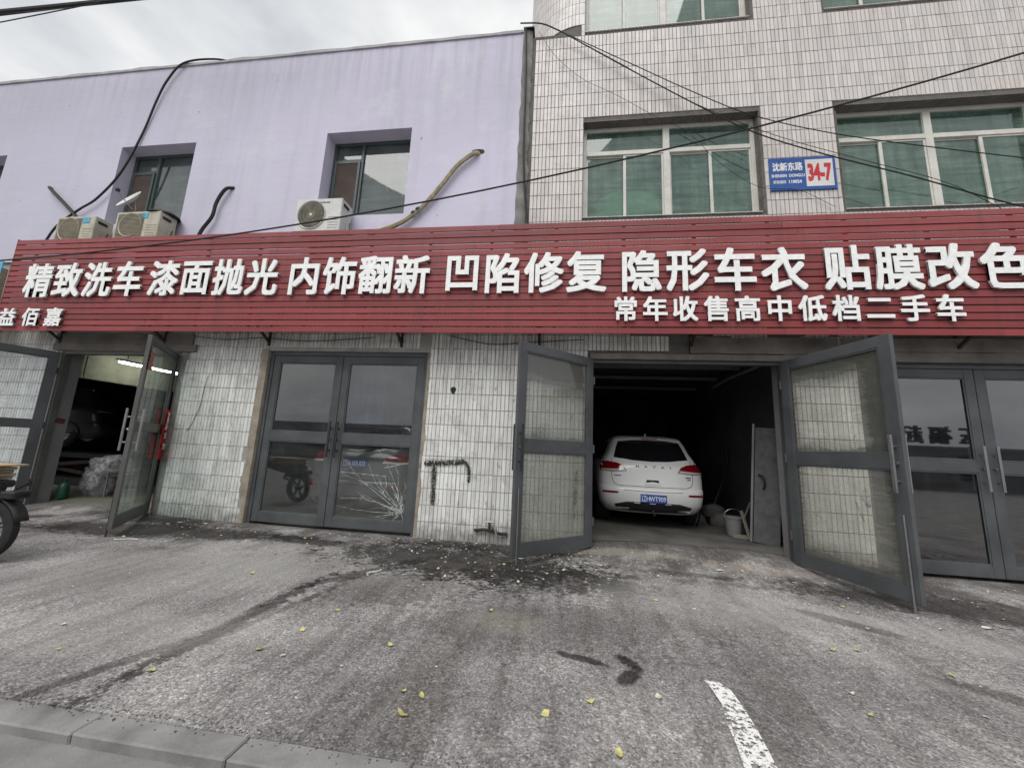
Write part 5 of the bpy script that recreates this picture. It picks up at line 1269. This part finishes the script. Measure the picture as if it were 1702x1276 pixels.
# ------------------------------------------------------------------ leaves, litter, grit
rr = random.Random(21)
def leafmesh(L, W_, curl, kind):
    b = MB(); n = 6; pts = []
    for i in range(n+1):
        t = i/n; w_ = W_*math.sin(math.pi*min(1, t*1.02)**.8)*.5; b.v += [(-w_, L*(t-.5), curl*abs(t-.5)*2*L+.012*rr.random()*L), (0, L*(t-.5), curl*.4*L), (w_, L*(t-.5), curl*abs(t-.5)*2*L+.15*L*rr.random())]
        if i:
            for j in (0, 1): b.f.append((3*i-3+j, 3*i-2+j, 3*i+1+j, 3*i+j)); b.mi.append(0)
    me = bpy.data.meshes.new('leaf'); me.from_pydata(b.v, [], b.f); me.materials.append(M[kind]); me.polygons.foreach_set('use_smooth', [True]*len(me.polygons)); return me
lm = [leafmesh(.055, .042, .1, 'leaf_y'), leafmesh(.06, .036, .2, 'leaf_y'), leafmesh(.05, .034, .25, 'leaf_p'), leafmesh(.045, .04, .1, 'leaf_p')]
spots = [(.31, -3.78, 1.1), (-.83, -3.72, 1.3), (-.78, -3.55, .9), (1.60, -3.75, 1.3), (-.06, -3.56, 1.0), (.2, -3.4, .9), (-2.05, -3.3, 1.1), (-1.2, -3.05, 1.0), (-.6, -2.3, .9), (-1.9, -2.6, .8), (-1.0, -1.7, 1.0), (-.75, -1.4, .9), (.05, -.95, .9), (.3, -1.2, .9)]
# given by where they lie on the apron
for k in range(125):
    if k < len(spots): x, y, s = spots[k]
    else:
        u = rr.random()
        if u < .35: x, y = rr.uniform(-2.5, .6), rr.gauss(-.75, .55)
        elif u < .55: x, y = rr.uniform(2.6, 6.2), rr.gauss(-1.2, .6)
        elif u < .7: x, y = rr.uniform(-6.5, -2.5), rr.gauss(-.5, .3)
        else: x, y = rr.uniform(-4.5, 4.5), rr.uniform(-3.9, -.4)
        y = min(-.06, max(-3.9, y)); s = rr.uniform(.5, 1.05)
    o = bpy.data.objects.new('fallen_leaf', rr.choice(lm[:2] if k < 8 else lm)); C.objects.link(o)
    o.location = (x, y, gz(x, y)+.006); o.rotation_euler = (rr.uniform(-.25, .25), rr.uniform(-.25, .25), rr.uniform(0, 6.3)); o.scale = (s,)*3
    tag(o, 'small dry yellowish leaf lying on the worn asphalt in front of the doors', 'leaf', 'dry leaves scattered on the apron')
def litter(n, name, m, fn, s0, s1, h):
    b = MB()
    for k in range(n):
        x, y = fn(); y = min(-.03, max(-3.95, y)); z = gz(x, y); s = rr.uniform(s0, s1); a = rr.uniform(0, 6.3)
        P = [(x+s*math.cos(a+i*1.57+rr.uniform(-.4, .4)), y+s*math.sin(a+i*1.57)*.8, z+.001) for i in range(4)]; q = len(b.v)
        b.v += P+[(x, y, z+s*h)]; b.f += [(q, q+1, q+4), (q+1, q+2, q+4), (q+2, q+3, q+4), (q+3, q, q+4)]; b.mi += [0]*4
    b.build(name, m, kind='stuff', cat=None)
def near_wall():
    u = rr.random(); return (rr.uniform(-7, 6.8), -abs(rr.gauss(0, .45))-.05) if u < .6 else (rr.uniform(-3, 1.5), -abs(rr.gauss(.9, .6)))
litter(300, 'leaf_litter', 'litter', near_wall, .006, .020, .35)
litter(220, 'pale_grit', 'litter', lambda: (rr.uniform(-6, 6), rr.uniform(-3.95, -.2)), .003, .011, .5)
M['grit'] = worn('dark_grit', (.11, .105, .10), .4, 30, .95, .3)
litter(5000, 'gravel', 'grit', lambda: (rr.uniform(-8, 7), rr.uniform(-3.95, -.05)), .003, .008, .7)
litter(2500, 'gravel', 'grit', near_wall, .004, .011, .7)
b = MB()
for k in range(1500):
    x = rr.uniform(-5, 3.5); y = -3.985+abs(rr.gauss(0, .03))*rr.choice((1, 1, -1)); top = gz(x, max(y, -3.99)) if y > -3.99 else -.083; sz = rr.uniform(.003, .010)
    q = len(b.v); a = rr.uniform(0, 6.3); b.v += [(x+sz*math.cos(a+i*2.1), y+sz*math.sin(a+i*2.1), top-.001) for i in range(3)]+[(x, y, top+sz*.7)]; b.f += [(q, q+1, q+3), (q+1, q+2, q+3), (q+2, q, q+3)]; b.mi += [0]*3
b.build('gravel', 'grit', kind='stuff')
for k, (x, y, L_, a) in enumerate(((-5.75, -1.27, .30, .35), (-2.05, -1.62, .22, 1.0))):
    P = smoothpts([(x+L_*(t-.5)*math.cos(a)+rr.uniform(-.02, .02), y+L_*(t-.5)*math.sin(a)+rr.uniform(-.02, .02), gz(x, y)+.012) for t in (0, .33, .66, 1)])
    MB().tube(P, [.006+.005*rr.random() for _ in P], 5).build('tape_scrap', 'litter', label=('white twisted tape scrap on the dark stain near the open left leaf', 'pale twisted strip on the dark seam in front of the shut doors')[k], cat='scrap')
for k in range(7):
    x, y = ((.35, -.62), (.5, -.66), (3.9, -1.6), (2.0, -.5), (-.5, -.6), (-6.0, -.3), (-5.6, -.25))[k]
    b = MB(); s = .045
    for i in range(7): a = i*.9; b.v.append((x+s*math.cos(a)*rr.uniform(.6, 1.2), y+s*.6*math.sin(a), gz(x, y)+.006+.012*rr.random()))
    b.f = [tuple(range(7))]; b.mi = [0]
    b.build('paper_scrap', 'paper', label='small crumpled white paper scrap on the ground near the wall', cat='scrap', group='paper scraps near the wall')

# ------------------------------------------------------------------ across the street (shows in the glass)
ob = empty('opposite_building', (0, -27, 0), label='low dark building across the street with big rooftop characters, mirrored in the right glass doors', cat='building')
under(walled('wall', -70, 70, -.2, 2.95, [(-60+6*i, -57.5+6*i, .6, 2.5) for i in range(20)], -28, -27.9, 'opposite'), ob)
under(MB().box((-70, -34, 2.95), (70, -27.8, 3.2)).build('roof', 'opposite'), ob)
under(MB().box((-70, -30, -.2), (70, -29.9, 2.94)).build('back_wall', 'opposite'), ob)
for x, ch in ((31.0, '玉'), (29.0, '福'), (27.0, '起'), (36.0, '士')):
    o = glyph(ch, 'plastic_black', w=1.5, h=1.4, depth=.2, off=.03); o.rotation_euler[2] = math.pi; o.location = (x, -27.9, 4.05); under(o, ob)
